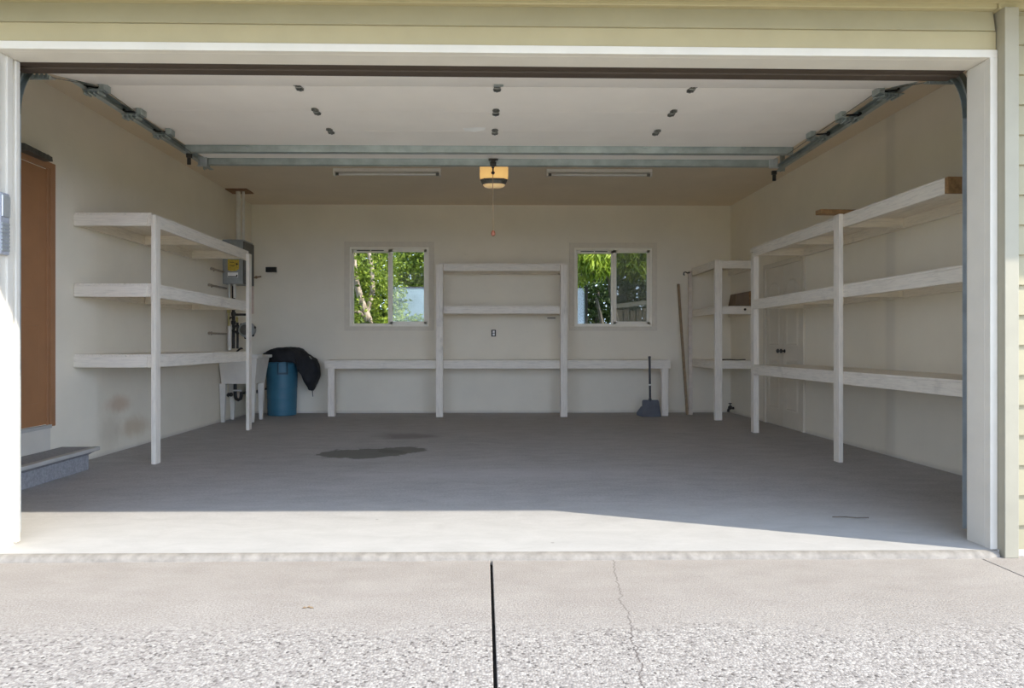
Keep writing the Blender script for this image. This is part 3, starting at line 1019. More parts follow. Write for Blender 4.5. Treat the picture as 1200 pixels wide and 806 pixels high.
def track(side):
    """C-channel: upright, curve, horizontal run; open towards the door"""
    s = side
    x = 2.553 if s > 0 else -2.425           # open edge
    lab = ('galvanised door track curving up beside the right jamb' if s > 0 else 'galvanised door track running back along the left wall')
    rt = root('door_track', (x, 4.0, 0), lab, 'door track', 'overhead door tracks')
    def sweep(path, name, mt, dx=0.0):
        m = MB()
        pts = [Vector((0, y, z)) for y, z in path]
        rs = []
        for i, p in enumerate(pts):
            t = (pts[min(i + 1, len(pts) - 1)] - pts[max(i - 1, 0)]).normalized()
            nrm = Vector((0, -t.z, t.y))     # towards the outside of the bend
            prof = [(0, -0.025), (0.036, -0.025), (0.036, 0.025), (0, 0.025), (0, 0.021), (0.032, 0.021), (0.032, -0.021), (0, -0.021)]
            ox = dx * max(0.0, p.y - 3.969) / 2.2
            rs.append([Vector((x + ox + s * u, p.y, p.z)) + nrm * v for u, v in prof])
        m.rings(rs)
        return m.build(name, mt, rt)
    r = 0.384
    c = (3.585 + r, 2.21)
    sweep([(3.585, 0.02), (3.585, 1.1), (3.585, 2.205)], 'vertical_track', M_galvb)
    arc = [(c[0] - r * math.cos(a * PI / 24), c[1] + r * math.sin(a * PI / 24)) for a in range(0, 13)]
    sweep(arc, 'curved_track', M_hinge if False else M_galv)
    sweep([(c[0], 2.594), (5.0, 2.594), (6.16, 2.594)], 'horizontal_track', M_galv, 0.085 if s > 0 else 0.0)
    # jamb brackets on the upright
    for z in (0.62, 1.5):
        m = MB()
        xa, xb = sorted((x + s * 0.01, x + s * 0.07))
        m.box(xa, xb, 3.612, 3.618, z, z + 0.05)
        m.box(xb - 0.004 if s > 0 else xa, xb if s > 0 else xa + 0.004, 3.525, 3.618, z, z + 0.05)
        m.build('jamb_bracket', M_galv, rt, bevel=0.001)
    # flag bracket and bolts at the bend
    m = MB()
    xa, xb = sorted((x + s * 0.037, x + s * 0.041))
    m.box(xa, xb, 3.525, 3.66, 2.08, 2.36)
    for k in range(4):
        m.lathe((x + s * 0.03, 3.585, 2.12 + k * 0.05), [(0.007, 0), (0.007, -s * 0.012)], 8, 'X')
    m.build('flag_bracket', M_galv, rt)
    # hanger at the back end: slotted angle up to the ceiling, end stop below
    xr = x + (0.083 if s > 0 else 0.0)
    yh = 6.10
    m = MB()
    xa, xb = sorted((xr + s * 0.038, xr + s * 0.070))
    m.box(xa, xb, yh, yh + 0.004, 2.56, ZC - 0.001)
    m.box(xa, xa + 0.004, yh + 0.0042, yh + 0.035, 2.56, ZC - 0.001)
    m.build('hanger_angle', M_galv, rt)
    m = MB()
    ys, xs = (6.11, 2.618) if s > 0 else (5.62, -2.418)
    m.box(xs - 0.020, xs + 0.020, ys, ys + 0.03, 2.535, 2.5685)
    m.box(xs - 0.014, xs + 0.014, ys + 0.004, ys + 0.020, 2.478, 2.5345)
    m.build('track_stop', M_iron, rt, bevel=0.002)
track(1)
track(-1)

def opener():
    rt = root('garage_door_opener', (0.096, 6.55, 2.48), 'garage door opener with lit amber lens and hanging pull cord', 'garage door opener')
    xa, xb = -0.038, 0.230
    yf = 6.40
    m = MB()                                  # housing
    m.box(xa + 0.01, xb - 0.01, yf + 0.10, yf + 0.42, 2.615, 2.72)
    m.build('housing', M_openerb, rt, bevel=0.012)
    m = MB()                                  # curved amber lens wrapped around the front
    prof = []
    n = 14
    cx = (xa + xb) / 2
    hw = (xb - xa) / 2
    def arc(z, k, yo):
        out = []
        for i in range(n + 1):
            t = -1 + 2 * i / n
            out.append((cx + hw * k * t, yf + yo + 0.05 * abs(t) ** 3.0, z))
        out += [(cx + hw * k, yf + 0.10, z), (cx - hw * k, yf + 0.10, z)]
        return out
    m.rings([arc(2.684, 0.985, 0.006), arc(2.676, 1.0, 0.0), arc(2.60, 1.0, 0.0), arc(2.566, 0.97, 0.0)])
    m.build('lens', M_lens, rt, smooth=True)
    m = MB()                                  # dark vent band
    m.rings([arc(2.5655, 0.96, 0.002), arc(2.545, 0.90, 0.004), arc(2.518, 0.80, 0.010)])
    for i in range(9):
        xx = cx - 0.09 + i * 0.0225
        m.box(xx - 0.006, xx + 0.006, yf - 0.004, yf + 0.012, 2.545, 2.562)
    m.build('vent_band', M_boxdark, rt, smooth=False)
    m = MB()
    m.rings([arc(2.5175, 0.78, 0.012), arc(2.502, 0.66, 0.02), arc(2.490, 0.42, 0.03)])
    m.build('lower_lens', M_lensl, rt, smooth=True)
    m = MB()                                  # rail above the door
    m.box(cx - 0.032, cx + 0.010, 3.66, yf + 0.11, 2.735, 2.765)
    m.build('rail', M_galv, rt)
    m = MB()                                  # trolley and door arm
    m.box(cx - 0.045, cx + 0.022, 6.06, 6.20, 2.690, 2.734)
    m.build('trolley', M_black, rt, bevel=0.004)
    m = MB()
    m.tube([(0.083, 6.15, 2.70), (0.083, 6.14, 2.62), (0.082, 6.13, 2.53)], 0.007, 8)
    m.bar((0.081, 5.985, 2.63), (0.081, 6.10, 2.70), 0.012, 0.025)
    m.ball((0.082, 6.13, 2.60), 0.016, 10)
    m.ball((0.082, 6.13, 2.545), 0.018, 10, (1, 1, 0.8))
    m.build('release_arm', M_iron, rt, smooth=True)
    m = MB()
    m.tube([(0.082, 6.13, 2.53), (0.080, 6.13, 2.3), (0.084, 6.13, 2.03)], 0.0035, 6)
    cd = m.build('pull_cord', M_cord, rt, smooth=True)
    m = MB()
    m.lathe((0.084, 6.13, 1.975), [(0.004, 0.055), (0.012, 0.048), (0.019, 0.034), (0.020, 0.018), (0.014, 0.004), (0.004, 0.0)], 14)
    kb = m.build('pull_knob', M_knobw, cd, smooth=True)
    kb['label'] = 'red-brown round knob'
    for sx in (xa + 0.03, xb - 0.03):
        m = MB()
        m.box(sx - 0.012, sx + 0.012, yf + 0.30, yf + 0.304, 2.719, ZC - 0.001)
        m.build('hanging_strap', M_galv, rt)
opener()

# ------------------------------------------------------------------ ceiling fixtures
def strip_light(x0, x1, label):
    rt = root('fluorescent_light', ((x0 + x1) / 2, 8.05, ZC - 0.06), label, 'ceiling light', 'fluorescent strips on the ceiling')
    y = 8.03
    m = MB()
    m.prism([(y - 0.055, ZC - 0.0005), (y - 0.045, ZC - 0.035), (y + 0.045, ZC - 0.035), (y + 0.055, ZC - 0.0005)], 'X', x0, x1)
    m.build('fixture_body', M_fixt, rt, bevel=0.002)
    for a, b in ((x0, x0 + 0.022), (x1 - 0.022, x1)):
        m = MB(); m.box(a, b, y - 0.05, y + 0.03, ZC - 0.082, ZC - 0.030)
        m.build('tube_holder', M_fixt, rt, bevel=0.003)
    for a, b in ((x0 + 0.023, x0 + 0.06), (x1 - 0.06, x1 - 0.023)):
        m = MB(); m.tube([(a, y - 0.01, ZC - 0.060), (b, y - 0.01, ZC - 0.060)], 0.0165, 12)
        e = m.build('tube_cap', M_boxdark, rt, smooth=True)
    m = MB(); m.tube([(x0 + 0.0605, y - 0.01, ZC - 0.060), (x1 - 0.0605, y - 0.01, ZC - 0.060)], 0.0155, 14)
    m.build('tube', M_tube, rt, smooth=True)
strip_light(-1.758, -0.502, 'unlit fluorescent strip on the ceiling, on the side of the brown door')
strip_light(0.733, 1.979, 'unlit fluorescent strip on the ceiling, on the side of the closet door')

# ------------------------------------------------------------------ utility corner
m = MB()
m.box(-3.405, -3.12, 9.03, 9.30, ZC - 0.016, ZC - 0.0005)
o = m.build('plywood_plate', M_ply, bevel=0.002)
tag(o, 'square brown plywood plate on the ceiling above the white pipes', 'plate')
for x, lab in ((-3.276, 'thicker left one of the two white pipes between grey box and ceiling'), (-3.208, 'thinner right one of the two white pipes between grey box and ceiling')):
    r = 0.029 if x < -3.25 else 0.019
    m = MB(); m.tube([(x, 9.15, 2.40), (x, 9.15, ZC - 0.0165)], r, 16)
    m.lathe((x, 9.15, 2.376), [(r + 0.007, 0.0), (r + 0.007, 0.026), (r, 0.03)], 16)
    o = m.build('white_pipe', M_pvc, smooth=True)
    tag(o, lab, 'pipe', 'white conduit pipes')

def elec_box():
    rt = root('electrical_box', (-3.27, 9.15, 1.79), 'grey metal electrical box with yellow sticker behind the left shelf', 'electrical box')
    xa = xl(9.1) + 0.003
    m = MB(); m.box(xa, -3.150, 8.97, 9.33, 1.80, 2.372)
    m.box(xa, -3.14, 8.955, 9.335, 2.355, 2.376)
    m.build('box_body', M_box, rt, bevel=0.004)
    m = MB(); m.box(-3.1495, -3.128, 8.965, 9.335, 1.795, 2.354)
    d = m.build('box_cover', M_boxdark, rt, bevel=0.003); d['label'] = 'dark cover on the side of the box'
    m = MB(); m.box(-3.385, -3.18, 8.962, 8.9695, 1.83, 2.34); m.build('front_panel', M_box, rt, bevel=0.002)
    m = MB(); m.prism([(-3.345, 1.975), (-3.30, 1.962), (-3.235, 1.966), (-3.20, 1.99), (-3.198, 2.11), (-3.345, 2.115)], 'Y', 8.959, 8.9615)
    for a, b, z in ((-3.33, -3.29, 2.08), (-3.27, -3.22, 2.05)):
        pass
    y_ = m.build('sticker', M_yellow, rt); y_['label'] = 'worn yellow sticker'
    m = MB(); m.prism([(-3.235, 2.04), (-3.205, 2.055), (-3.235, 2.07)], 'Y', 8.956, 8.9588)
    m.box(-3.32, -3.25, 8.956, 8.9588, 2.03, 2.036); m.box(-3.32, -3.26, 8.956, 8.9588, 2.075, 2.080)
    m.build('sticker_mark', M_ink, rt)
    m = MB(); m.box(-3.345, -3.21, 8.959, 8.9615, 1.882, 1.945)
    w = m.build('sticker', M_labelw, rt); w['label'] = 'white sticker with a dark line'
    m = MB(); m.box(-3.34, -3.232, 8.956, 8.9588, 1.886, 1.898); m.box(-3.232, -3.218, 8.956, 8.9588, 1.888, 1.915)
    m.build('sticker_mark', M_ink, rt)
    for x, r in ((-3.36, 0.012), (-3.29, 0.018)):
        m = MB(); m.tube([(x, 9.06, 1.62), (x, 9.06, 1.803)], r, 12); m.lathe((x, 9.06, 1.778), [(r + .01, 0), (r + .01, .02)], 12)
        m.build('conduit', M_pvc, rt, smooth=True)
    m = MB(); m.box(-3.150, -3.128, 9.30, 9.325, 1.42, 1.7945)
    w = m.build('guard_strip', plain('pink_wood', (0.62, 0.47, 0.38), 0.7), rt, bevel=0.002); w['label'] = 'narrow pinkish strip below the cover'
elec_box()

def plumbing():
    # water supply: dark iron pipes, valve ring and round meter
    rt = root('water_pipes', (-3.3, 9.2, 0.83), 'dark iron pipes and valves on the left wall above the white sink', 'pipes')
    m = MB()
    m.tube([(-3.356, 9.2, 0.95), (-3.356, 9.2, 1.795)], 0.020, 12)
    m.lathe((-3.356, 9.2, 1.27), [(0.02, 0), (0.03, 0.006), (0.03, 0.05), (0.02, 0.056)], 12)
    m.lathe((-3.356, 9.2, 1.385), [(0.02, 0), (0.029, 0.006), (0.029, 0.05), (0.02, 0.056)], 12)
    m.build('riser_pipe', M_iron, rt, smooth=True)
    m = MB(); m.tube([(-3.304, 9.2, 0.95), (-3.304, 9.2, 1.30)], 0.016, 12); m.ball((-3.304, 9.2, 1.17), 0.03, 12)
    m.build('riser_pipe', M_iron, rt, smooth=True)
    for z, xe, r in ((1.405, -3.16, 0.016), (1.255, -3.285, 0.013), (1.18, -3.285, 0.013)):
        m = MB(); m.tube([(-3.335, 9.2, z), (xe, 9.2, z)], r, 12); m.build('cross_pipe', M_iron, rt, smooth=True)
    m = MB()
    cen = Vector((-3.37, 9.165, 1.28)); ring = []
    m.tube([cen + Vector((0.052 * math.cos(a * PI / 12), 0.0, 0.085 * math.sin(a * PI / 12))) for a in range(6, 24)], 0.013, 10)
    m.build('pipe_loop', M_iron, rt, smooth=True)
    m = MB(); m.lathe((-3.30, 9.17, 1.30), [(0.006, 0), (0.017, 0.01), (0.017, 0.06), (0.006, 0.075)], 12)
    b_ = m.build('valve', M_brass, rt, smooth=True); b_['label'] = 'small brass valve'
    rt2 = root('water_meter', (-3.18, 9.24, 1.10), 'round grey meter beside the dark pipes behind the shelf post', 'meter')
    m = MB(); m.lathe((-3.175, 9.13, 1.20), [(0.075, 0.0), (0.098, 0.012), (0.105, 0.04), (0.105, 0.12), (0.09, 0.15)], 28, 'Y')
    m.build('meter_body', M_box, rt2, smooth=True)
    for a in range(6):
        m = MB(); m.ball((-3.175 + 0.108 * math.cos(a * PI / 3 + .3), 9.2, 1.20 + 0.108 * math.sin(a * PI / 3 + .3)), 0.017, 8)
        m.build('bolt', M_iron, rt2, smooth=True)
    m = MB(); m.lathe((-3.175, 9.128, 1.20), [(0.070, 0.0), (0.070, -0.008), (0.05, -0.012)], 24, 'Y')
    m.build('meter_face', M_boxdark, rt2, smooth=True)
    # drain stub
    m = MB(); m.tube([(-3.362, 9.07, 0.93), (-3.362, 9.07, 1.24)], 0.027, 14); m.lathe((-3.362, 9.07, 1.20), [(0.027, 0), (0.033, 0.005), (0.033, 0.03), (0.024, 0.05)], 14)
    tag(m.build('drain_pipe', M_pvc, smooth=True), 'short white upright pipe against the wall above the sink', 'pipe')
    m = MB(); m.tube([(-3.372, 9.07, 1.252), (-3.372, 9.07, 1.55), (-3.370, 9.07, 1.60)], 0.011, 10)
    m.box(-3.392, -3.352, 9.058, 9.082, 1.42, 1.60)
    tag(m.build('conduit', M_brass, smooth=True), 'yellow conduit above the short white pipe', 'pipe')
    for i, (z, a, b, lab) in enumerate(((1.952, 8.57, 8.95, 'highest of three thin dark pipes on the left wall behind the shelf'),
                                        (1.742, 8.5, 9.05, 'middle one of three thin dark pipes on the left wall behind the shelf'),
                                        (1.145, 8.5, 9.05, 'lowest of three thin dark pipes on the left wall behind the shelf'))):
        m = MB()
        m.tube([(xl(a) + 0.02, a, z), (xl(b) + 0.02, b, z)], 0.013, 10)
        m.lathe((xl(a) + 0.02, a, z), [(0.018, -0.004), (0.018, 0.016)], 10, 'Y')
        m.box(xl(a) + 0.0005, xl(a) + 0.012, a + 0.1, a + 0.115, z - 0.022, z + 0.022)
        tag(m.build('wall_pipe', M_tanpipe, smooth=True), lab, 'pipe', 'thin pipes on the left wall')
    m = MB(); m.tube([(-3.36, YB - 0.022, 1.985), (-3.26, YB - 0.022, 2.0)], 0.012, 10); m.box(-3.345, -3.325, YB - 0.02, YB - 0.0005, 1.97, 2.01)
    tag(m.build('wall_pipe', M_stick, smooth=True), 'stub of dark pipe on the back wall below the black box', 'pipe')
plumbing()

def sink():
    rt = root('utility_sink', (-3.08, 9.05, 0), 'white freestanding utility sink in the corner beside the blue bin', 'sink')
    xa = xl(8.8) + 0.004
    m = MB()
    m.rect_rings([(xa + 0.035, -2.955, 8.84, 9.25, 0.497), (xa + 0.008, -2.912, 8.80, 9.31, 0.826), (xa, -2.883, 8.765, 9.34, 0.830),
                  (xa, -2.883, 8.765, 9.34, 0.869), (xa + 0.035, -2.925, 8.82, 9.29, 0.869), (xa + 0.07, -2.985, 8.88, 9.21, 0.535)])
    m.build('basin', M_sink, rt, bevel=0.008)
    for x, sx in ((-3.370, 1), (-2.990, -1)):
        for y in (8.865, 9.205):
            m = MB()
            m.rect_rings([(x - 0.022, x + 0.022, y - 0.018, y + 0.018, 0.0), (x - 0.042, x + 0.042, y - 0.025, y + 0.035, 0.498)])
            m.build('leg', M_sink, rt, bevel=0.004)
    m = MB()
    m.tube([(-3.28, 9.05, 0.497), (-3.28, 9.05, 0.33), (-3.27, 9.05, 0.29), (-3.24, 9.05, 0.275), (-3.21, 9.05, 0.29), (-3.20, 9.05, 0.33), (-3.20, 9.05, 0.36),
            (-3.20, 9.12, 0.365), (-3.20, 9.22, 0.365)], 0.022, 12)
    t_ = m.build('drain_trap', M_black, rt, smooth=True); t_['label'] = 'black curved drain trap'
    m = MB(); m.tube([(-3.30, 9.03, 0.40), (-3.19, 9.03, 0.40)], 0.012, 10); m.build('drain_collar', M_pvc, rt, smooth=True)
    m = MB(); m.box(-3.27, -3.09, 8.795, 8.805, 0.52, 0.75) if False else m.box(-3.02, -3.01, 9.0, 9.01, 0.86, 0.868)
    m.bm.free()
    m = MB(); m.tube([(-3.36, 9.26, 0.88), (-3.30, 9.22, 0.93), (-3.24, 9.15, 0.955), (-3.20, 9.08, 0.95)], 0.012, 10); m.tube([(-3.36, 9.26, 0.868), (-3.36, 9.26, 0.9)], 0.016, 10)
    fc = m.build('faucet', M_iron, rt, smooth=True)
    m = MB(); m.tube([(xl(8.98) + 0.001, 8.98, 0.345), (-3.30, 8.98, 0.345)], 0.013, 10); m.lathe((-3.345, 8.98, 0.345), [(0.03, -0.004), (0.03, 0.004)], 12, 'X')
    m.ball((-3.31, 8.98, 0.35), 0.028, 10)
    tag(m.build('shutoff_valve', M_iron, smooth=True), 'dark shutoff valve low on the left wall under the sink', 'valve')
    m = MB(); m.tube([(-3.14, 9.28, 0.40), (-3.10, 9.26, 0.37), (-3.05, 9.26, 0.36)], 0.016, 10); m.tube([(-3.13, 9.26, 0.365), (-3.13, 9.30, 0.365), (-3.13, 10.055, 0.365)], 0.014, 10)
    tag(m.build('hose_bib', M_iron, smooth=True), 'dark pipe end behind the legs of the white sink', 'pipe')
sink()

def trash_can():
    c = Vector((-2.885, 9.80, 0))
    rt = root('trash_can', c, 'blue round plastic bin beside the white sink', 'trash can')
    m = MB()
    prof = [(0.0, 0.0), (0.19, 0.0), (0.200, 0.012)]
    for z in (0.10, 0.25, 0.40, 0.55, 0.62):
        r = 0.200 + 0.022 * z / 0.8
        prof += [(r - 0.002, z - 0.012), (r + 0.0015, z), (r - 0.0005, z + 0.012)]
    prof += [(0.219, 0.70), (0.226, 0.705), (0.226, 0.725), (0.220, 0.73), (0.222, 0.79), (0.233, 0.80), (0.235, 0.822), (0.226, 0.828), (0.215, 0.82), (0.195, 0.05), (0.0, 0.04)]
    m.lathe(c, [(max(r, 0.001), h) for r, h in prof], 48)
    m.build('bin_body', M_can, rt, smooth=True)
    for a in (-72, 108):
        t = math.radians(a)
        d = Vector((math.cos(t), math.sin(t), 0)); s = Vector((-math.sin(t), math.cos(t), 0))
        m = MB()
        for k in (-1, 1):
            m.bar(c + d * 0.222 + s * 0.062 * k + Vector((0, 0, 0.60)), c + d * 0.258 + s * 0.062 * k + Vector((0, 0, 0.60)), 0.02, 0.03)
            m.bar(c + d * 0.224 + s * 0.062 * k + Vector((0, 0, 0.735)), c + d * 0.258 + s * 0.062 * k + Vector((0, 0, 0.735)), 0.02, 0.03)
            m.bar(c + d * 0.25 + s * 0.062 * k + Vector((0, 0, 0.585)), c + d * 0.25 + s * 0.062 * k + Vector((0, 0, 0.75)), 0.018, 0.018)
        m.bar(c + d * 0.25 + s * -0.071 + Vector((0, 0, 0.60)), c + d * 0.25 + s * 0.071 + Vector((0, 0, 0.60)), 0.018, 0.026)
        m.build('handle', M_canh, rt, bevel=0.003)
trash_can()

def cloth():
    T_ = [(-3.13, .868), (-3.03, .928), (-2.86, .955), (-2.68, .955), (-2.537, .880), (-2.417, .789), (-2.356, .66), (-2.36, .53), (-2.417, .396)]
    H_ = [(-3.12, .838), (-3.05, .765), (-2.86, .762), (-2.645, .745), (-2.60, .63), (-2.565, .56), (-2.50, .43), (-2.478, .37), (-2.45, .347)]
    W_ = [.06, .20, .25, .235, .20, .16, .13, .09, .03]
    def interp(arr, t):
        i = min(int(t), len(arr) - 2); f_ = t - i
        g = lambda k: arr[max(0, min(len(arr) - 1, k))]
        def cr(p0, p1, p2, p3):
            return 0.5 * ((2 * p1) + (-p0 + p2) * f_ + (2 * p0 - 5 * p1 + 4 * p2 - p3) * f_ ** 2 + (-p0 + 3 * p1 - 3 * p2 + p3) * f_ ** 3)
        if isinstance(arr[0], tuple):
            return tuple(cr(g(i - 1)[k], g(i)[k], g(i + 1)[k], g(i + 2)[k]) for k in range(2))
        return cr(g(i - 1), g(i), g(i + 1), g(i + 2))
    m = MB()
    NU, NV = 64, 40
    rows = []
    for iu in range(NU + 1):
        t = 8 * iu / NU
        tp, hp, w = interp(T_, t), interp(H_, t), max(0.02, interp(W_, t))
        row = []
        for iv in range(NV + 1):
            v = -1 + 2 * iv / NV
            b = abs(v) ** 3
            x = tp[0] + (hp[0] - tp[0]) * b
            z = tp[1] + (hp[1] - tp[1]) * b
            y = 9.79 + w * math.sin(v * PI / 2) * (1.0 + 0.04 * math.sin(t * 9 + iv))
            p = Vector((x, y, z))
            nz = noise.noise(p * 9.0) * 0.020 + noise.noise(p * 24.0) * 0.009
            row.append(p + Vector((nz * 0.3, -abs(nz) * (1 if v < 0 else -1), nz)))
        for p_ in row:
            p_.y = min(p_.y, 10.035)
        rows.append(row)
    m.rings(rows, cap=False, close=False)
    rt = m.build('black_cloth', M_cloth, smooth=True)
    so = rt.modifiers.new('thick', 'SOLIDIFY'); so.thickness = 0.008; so.offset = 1
    tag(rt, 'crumpled black cloth draped over the blue bin', 'cloth')
    m = MB()
    m.bar((-2.452, 9.79, 0.36), (-2.443, 9.79, 0.262), 0.018, 0.006)
    m.build('strap', M_cloth, rt)
    m = MB()
    m.bar((-2.47, 9.70, 0.84), (-2.435, 9.68, 0.80), 0.02, 0.004)
    tg = m.build('care_tag', M_box, rt)
cloth()

# ------------------------------------------------------------------ small things by the back wall
def outlet():
    rt = root('power_outlet', (0.145, YB, 1.12), 'small black power outlet on the back wall inside the tall rack', 'outlet')
    m = MB(); m.box(0.110, 0.178, YB - 0.008, YB - 0.0005, 1.122, 1.222); m.build('cover_plate', M_black, rt, bevel=0.002)
    for z in (1.136, 1.176):
        m = MB(); m.box(0.130, 0.160, YB - 0.012, YB - 0.0078, z, z + 0.032); m.build('socket', M_labelw, rt, bevel=0.002)
    rt = root('switch_box', (-3.115, YB, 2.07), 'black horizontal outlet box on the back wall above the bin', 'outlet')
    m = MB(); m.box(-3.193, -3.037, YB - 0.03, YB - 0.0005, 2.065, 2.139); m.build('box_body', M_black, rt, bevel=0.003)
    for x in (-3.185, -3.115):
        m = MB(); m.box(x, x + 0.065, YB - 0.034, YB - 0.0302, 2.073, 2.131); m.build('cover_plate', M_rubber, rt, bevel=0.002)
outlet()

m = MB()
m.box(0.935, 1.055, YB - 0.03, YB - 0.016, 1.388, 1.400)
for x in (0.945, 1.040):
    m.box(x, x + 0.008, YB - 0.018, YB - 0.0005, 1.390, 1.398)
tag(m.build('wall_rail', M_iron), 'short dark metal bar on the back wall beneath the tall rack', 'metal bar')

def dustpan():
    rt = root('dustpan', (2.32, 9.46, 0), 'dark grey long-handled dustpan standing against the bench', 'dustpan')
    m = MB()
    m.bar((2.325, 9.475, 0.005), (2.325, 9.515, 0.235), 0.012, 0.0)
    m.bm.free()
    m = MB()
    # tall back plate, slightly dished, with folded sides and a bottom lip
    m.rings([[(2.194, 9.425, 0.002), (2.456, 9.425, 0.002), (2.456, 9.437, 0.002), (2.194, 9.437, 0.002)],
             [(2.200, 9.460, 0.12), (2.450, 9.460, 0.12), (2.450, 9.472, 0.12), (2.200, 9.472, 0.12)],
             [(2.208, 9.490, 0.215), (2.442, 9.490, 0.215), (2.442, 9.502, 0.215), (2.208, 9.502, 0.215)],
             [(2.220, 9.490, 0.232), (2.430, 9.490, 0.232), (2.430, 9.502, 0.232), (2.220, 9.502, 0.232)]])
    m.build('pan', M_pan, rt, bevel=0.004)
    m = MB()
    m.rings([[(2.194, 9.425, 0.002), (2.122, 9.45, 0.022), (2.128, 9.46, 0.022), (2.198, 9.437, 0.002)],
             [(2.198, 9.445, 0.07), (2.125, 9.47, 0.062), (2.131, 9.48, 0.062), (2.202, 9.457, 0.07)],
             [(2.203, 9.47, 0.15), (2.185, 9.48, 0.14), (2.190, 9.49, 0.14), (2.207, 9.482, 0.15)]])
    m.build('side_wing', M_pan, rt)
    m = MB(); m.tube([(2.322, 9.504, 0.20), (2.320, 9.512, 0.5), (2.318, 9.520, 0.815)], 0.015, 12)
    m.lathe((2.318, 9.520, 0.812), [(0.015, 0), (0.019, 0.004), (0.019, 0.024), (0.012, 0.03)], 12)
    m.lathe((2.322, 9.508, 0.195), [(0.02, 0), (0.022, 0.05), (0.016, 0.055)], 12)
    h = m.build('handle', M_panh, rt, smooth=True)
    m = MB(); m.tube([(2.3206, 9.5105, 0.432), (2.3203, 9.511, 0.452)], 0.0162, 12)
    r_ = m.build('grip_ring', M_labelw, h, smooth=True); r_['label'] = 'pale ring'
dustpan()

m = MB()
m.bar((2.878, 9.62, 0.012), (2.848, 9.965, 1.89), 0.034, 0.034, up=(0, 1, 0))
o = m.build('wooden_pole', M_stick, bevel=0.006)
tag(o, 'thin brown wooden pole leaning on the back wall', 'pole')

rt = root('leaning_board', (2.90, 9.56, 0), 'pale wooden board leaning against the end of the corner shelf', 'board')
m = MB()
m.bar((2.908, 9.575, 0.014), (2.985, 9.84, 2.065), 0.052, 0.032, up=(0, 1, 0))
m.build('board', plain('pale_pink_wood', (0.62, 0.54, 0.45), 0.7, var=0.12), rt, bevel=0.003)
m = MB()
cen = Vector((2.90, 9.80, 2.035))
m.tube([(2.972, 9.80, 2.04), (2.935, 9.80, 2.035), (2.905, 9.80, 2.05), (2.885, 9.80, 2.045), (2.878, 9.80, 2.02), (2.89, 9.80, 2.0)], 0.009, 8)
h_ = m.build('hook', M_iron, rt, smooth=True); h_['label'] = 'small dark metal hook'

rt = root('cardboard_box', (3.52, 9.25, 1.518), 'open brown cardboard box on the middle corner shelf', 'box')
m = MB()
m.rings([[(3.41, 9.20, 1.519), (3.64, 9.20, 1.519), (3.64, 9.50, 1.519), (3.41, 9.50, 1.519)],
         [(3.455, 9.28, 1.70), (3.645, 9.28, 1.735), (3.645, 9.52, 1.735), (3.455, 9.52, 1.70)]])
m.build('box_body', M_card, rt, bevel=0.002)
m = MB()
m.rings([[(3.585, 9.16, 1.519), (3.648, 9.19, 1.519), (3.648, 9.194, 1.519), (3.585, 9.164, 1.519)], [(3.615, 9.26, 1.70), (3.648, 9.27, 1.742), (3.648, 9.274, 1.742), (3.615, 9.264, 1.70)]])
m.build('flap', M_rawwood, rt)

m = MB()
path = [(3.20 + 0.04 * i, 9.12 + 0.03 * math.sin(i * 1.1), 0.797 + 0.006 * (math.sin(i * 0.9) + 1) / 2) for i in range(9)]
m.tube(path, 0.007, 8)
tag(m.build('cable', M_rubber, smooth=True), 'dark cable lying on the lowest corner shelf', 'cable')

rt = root('hose_tap', (3.585, 9.95, 0.0), 'small black tap low on the wall in the corner shelf', 'tap')
m = MB(); m.tube([(XR - 0.001, 9.93, 0.075), (3.60, 9.93, 0.075), (3.575, 9.93, 0.055), (3.57, 9.93, 0.02)], 0.018, 10); m.ball((3.60, 9.93, 0.085), 0.032, 10)
m.build('tap_body', M_iron, rt, smooth=True)
m = MB(); m.tube([(3.60, 9.93, 0.10), (3.60, 9.93, 0.14)], 0.008, 8); m.lathe((3.60, 9.93, 0.138), [(0.026, 0), (0.026, 0.01), (0.01, 0.014)], 12)
m.build('tap_handle', M_black, rt, smooth=True)

m = MB()
m.bar((2.858, 5.80, 2.134), (3.30, 5.83, 2.134), 0.085, 0.038)
o = m.build('wood_offcut', M_rawwood, bevel=0.002)
tag(o, 'short brown wood offcut lying across the top of the right shelf', 'wood block')

# keypad on the left jamb
rt = root('door_keypad', (-2.31, 3.33, 1.44), 'grey keypad fixed to the left jamb', 'keypad')
m = MB(); m.box(XJL + 0.0005, XJL + 0.022, 3.310, 3.378, 1.437, 1.738); m.build('keypad_body', M_keypad, rt, bevel=0.006)
for i in range(8):
    m = MB(); m.box(XJL + 0.0222, XJL + 0.027, 3.316, 3.372, 1.455 + i * 0.018, 1.466 + i * 0.018); m.build('key_row', M_box, rt, bevel=0.001)
m = MB(); m.box(XJL + 0.0222, XJL + 0.030, 3.316, 3.372, 1.62, 1.725); m.build('keypad_cover', M_galvb, rt, bevel=0.003)

# a dry twig and a few leaf scraps on the concrete
m = MB(); m.tube([(2.02, 3.93, 0.004), (2.09, 3.92, 0.006), (2.15, 3.905, 0.004), (2.22, 3.91, 0.004)], 0.0035, 6)
tag(m.build('twig', M_fence, smooth=True), 'small dark twig on the garage floor near the right jamb', 'twig')
m = MB()
for dx, dy in ((-0.012, 0.0), (0.004, 0.006), (0.016, -0.002)):
    x, y = -0.69 + dx, 2.68 + dy
    m.faces([(x - 0.01, y, -0.0295), (x, y - 0.006, -0.026), (x + 0.01, y, -0.0295), (x, y + 0.006, -0.024)], ((0, 1, 2), (0, 2, 3)))
tag(m.build('dry_leaf', M_stick), 'tiny dry leaf scrap on the driveway', 'leaf')

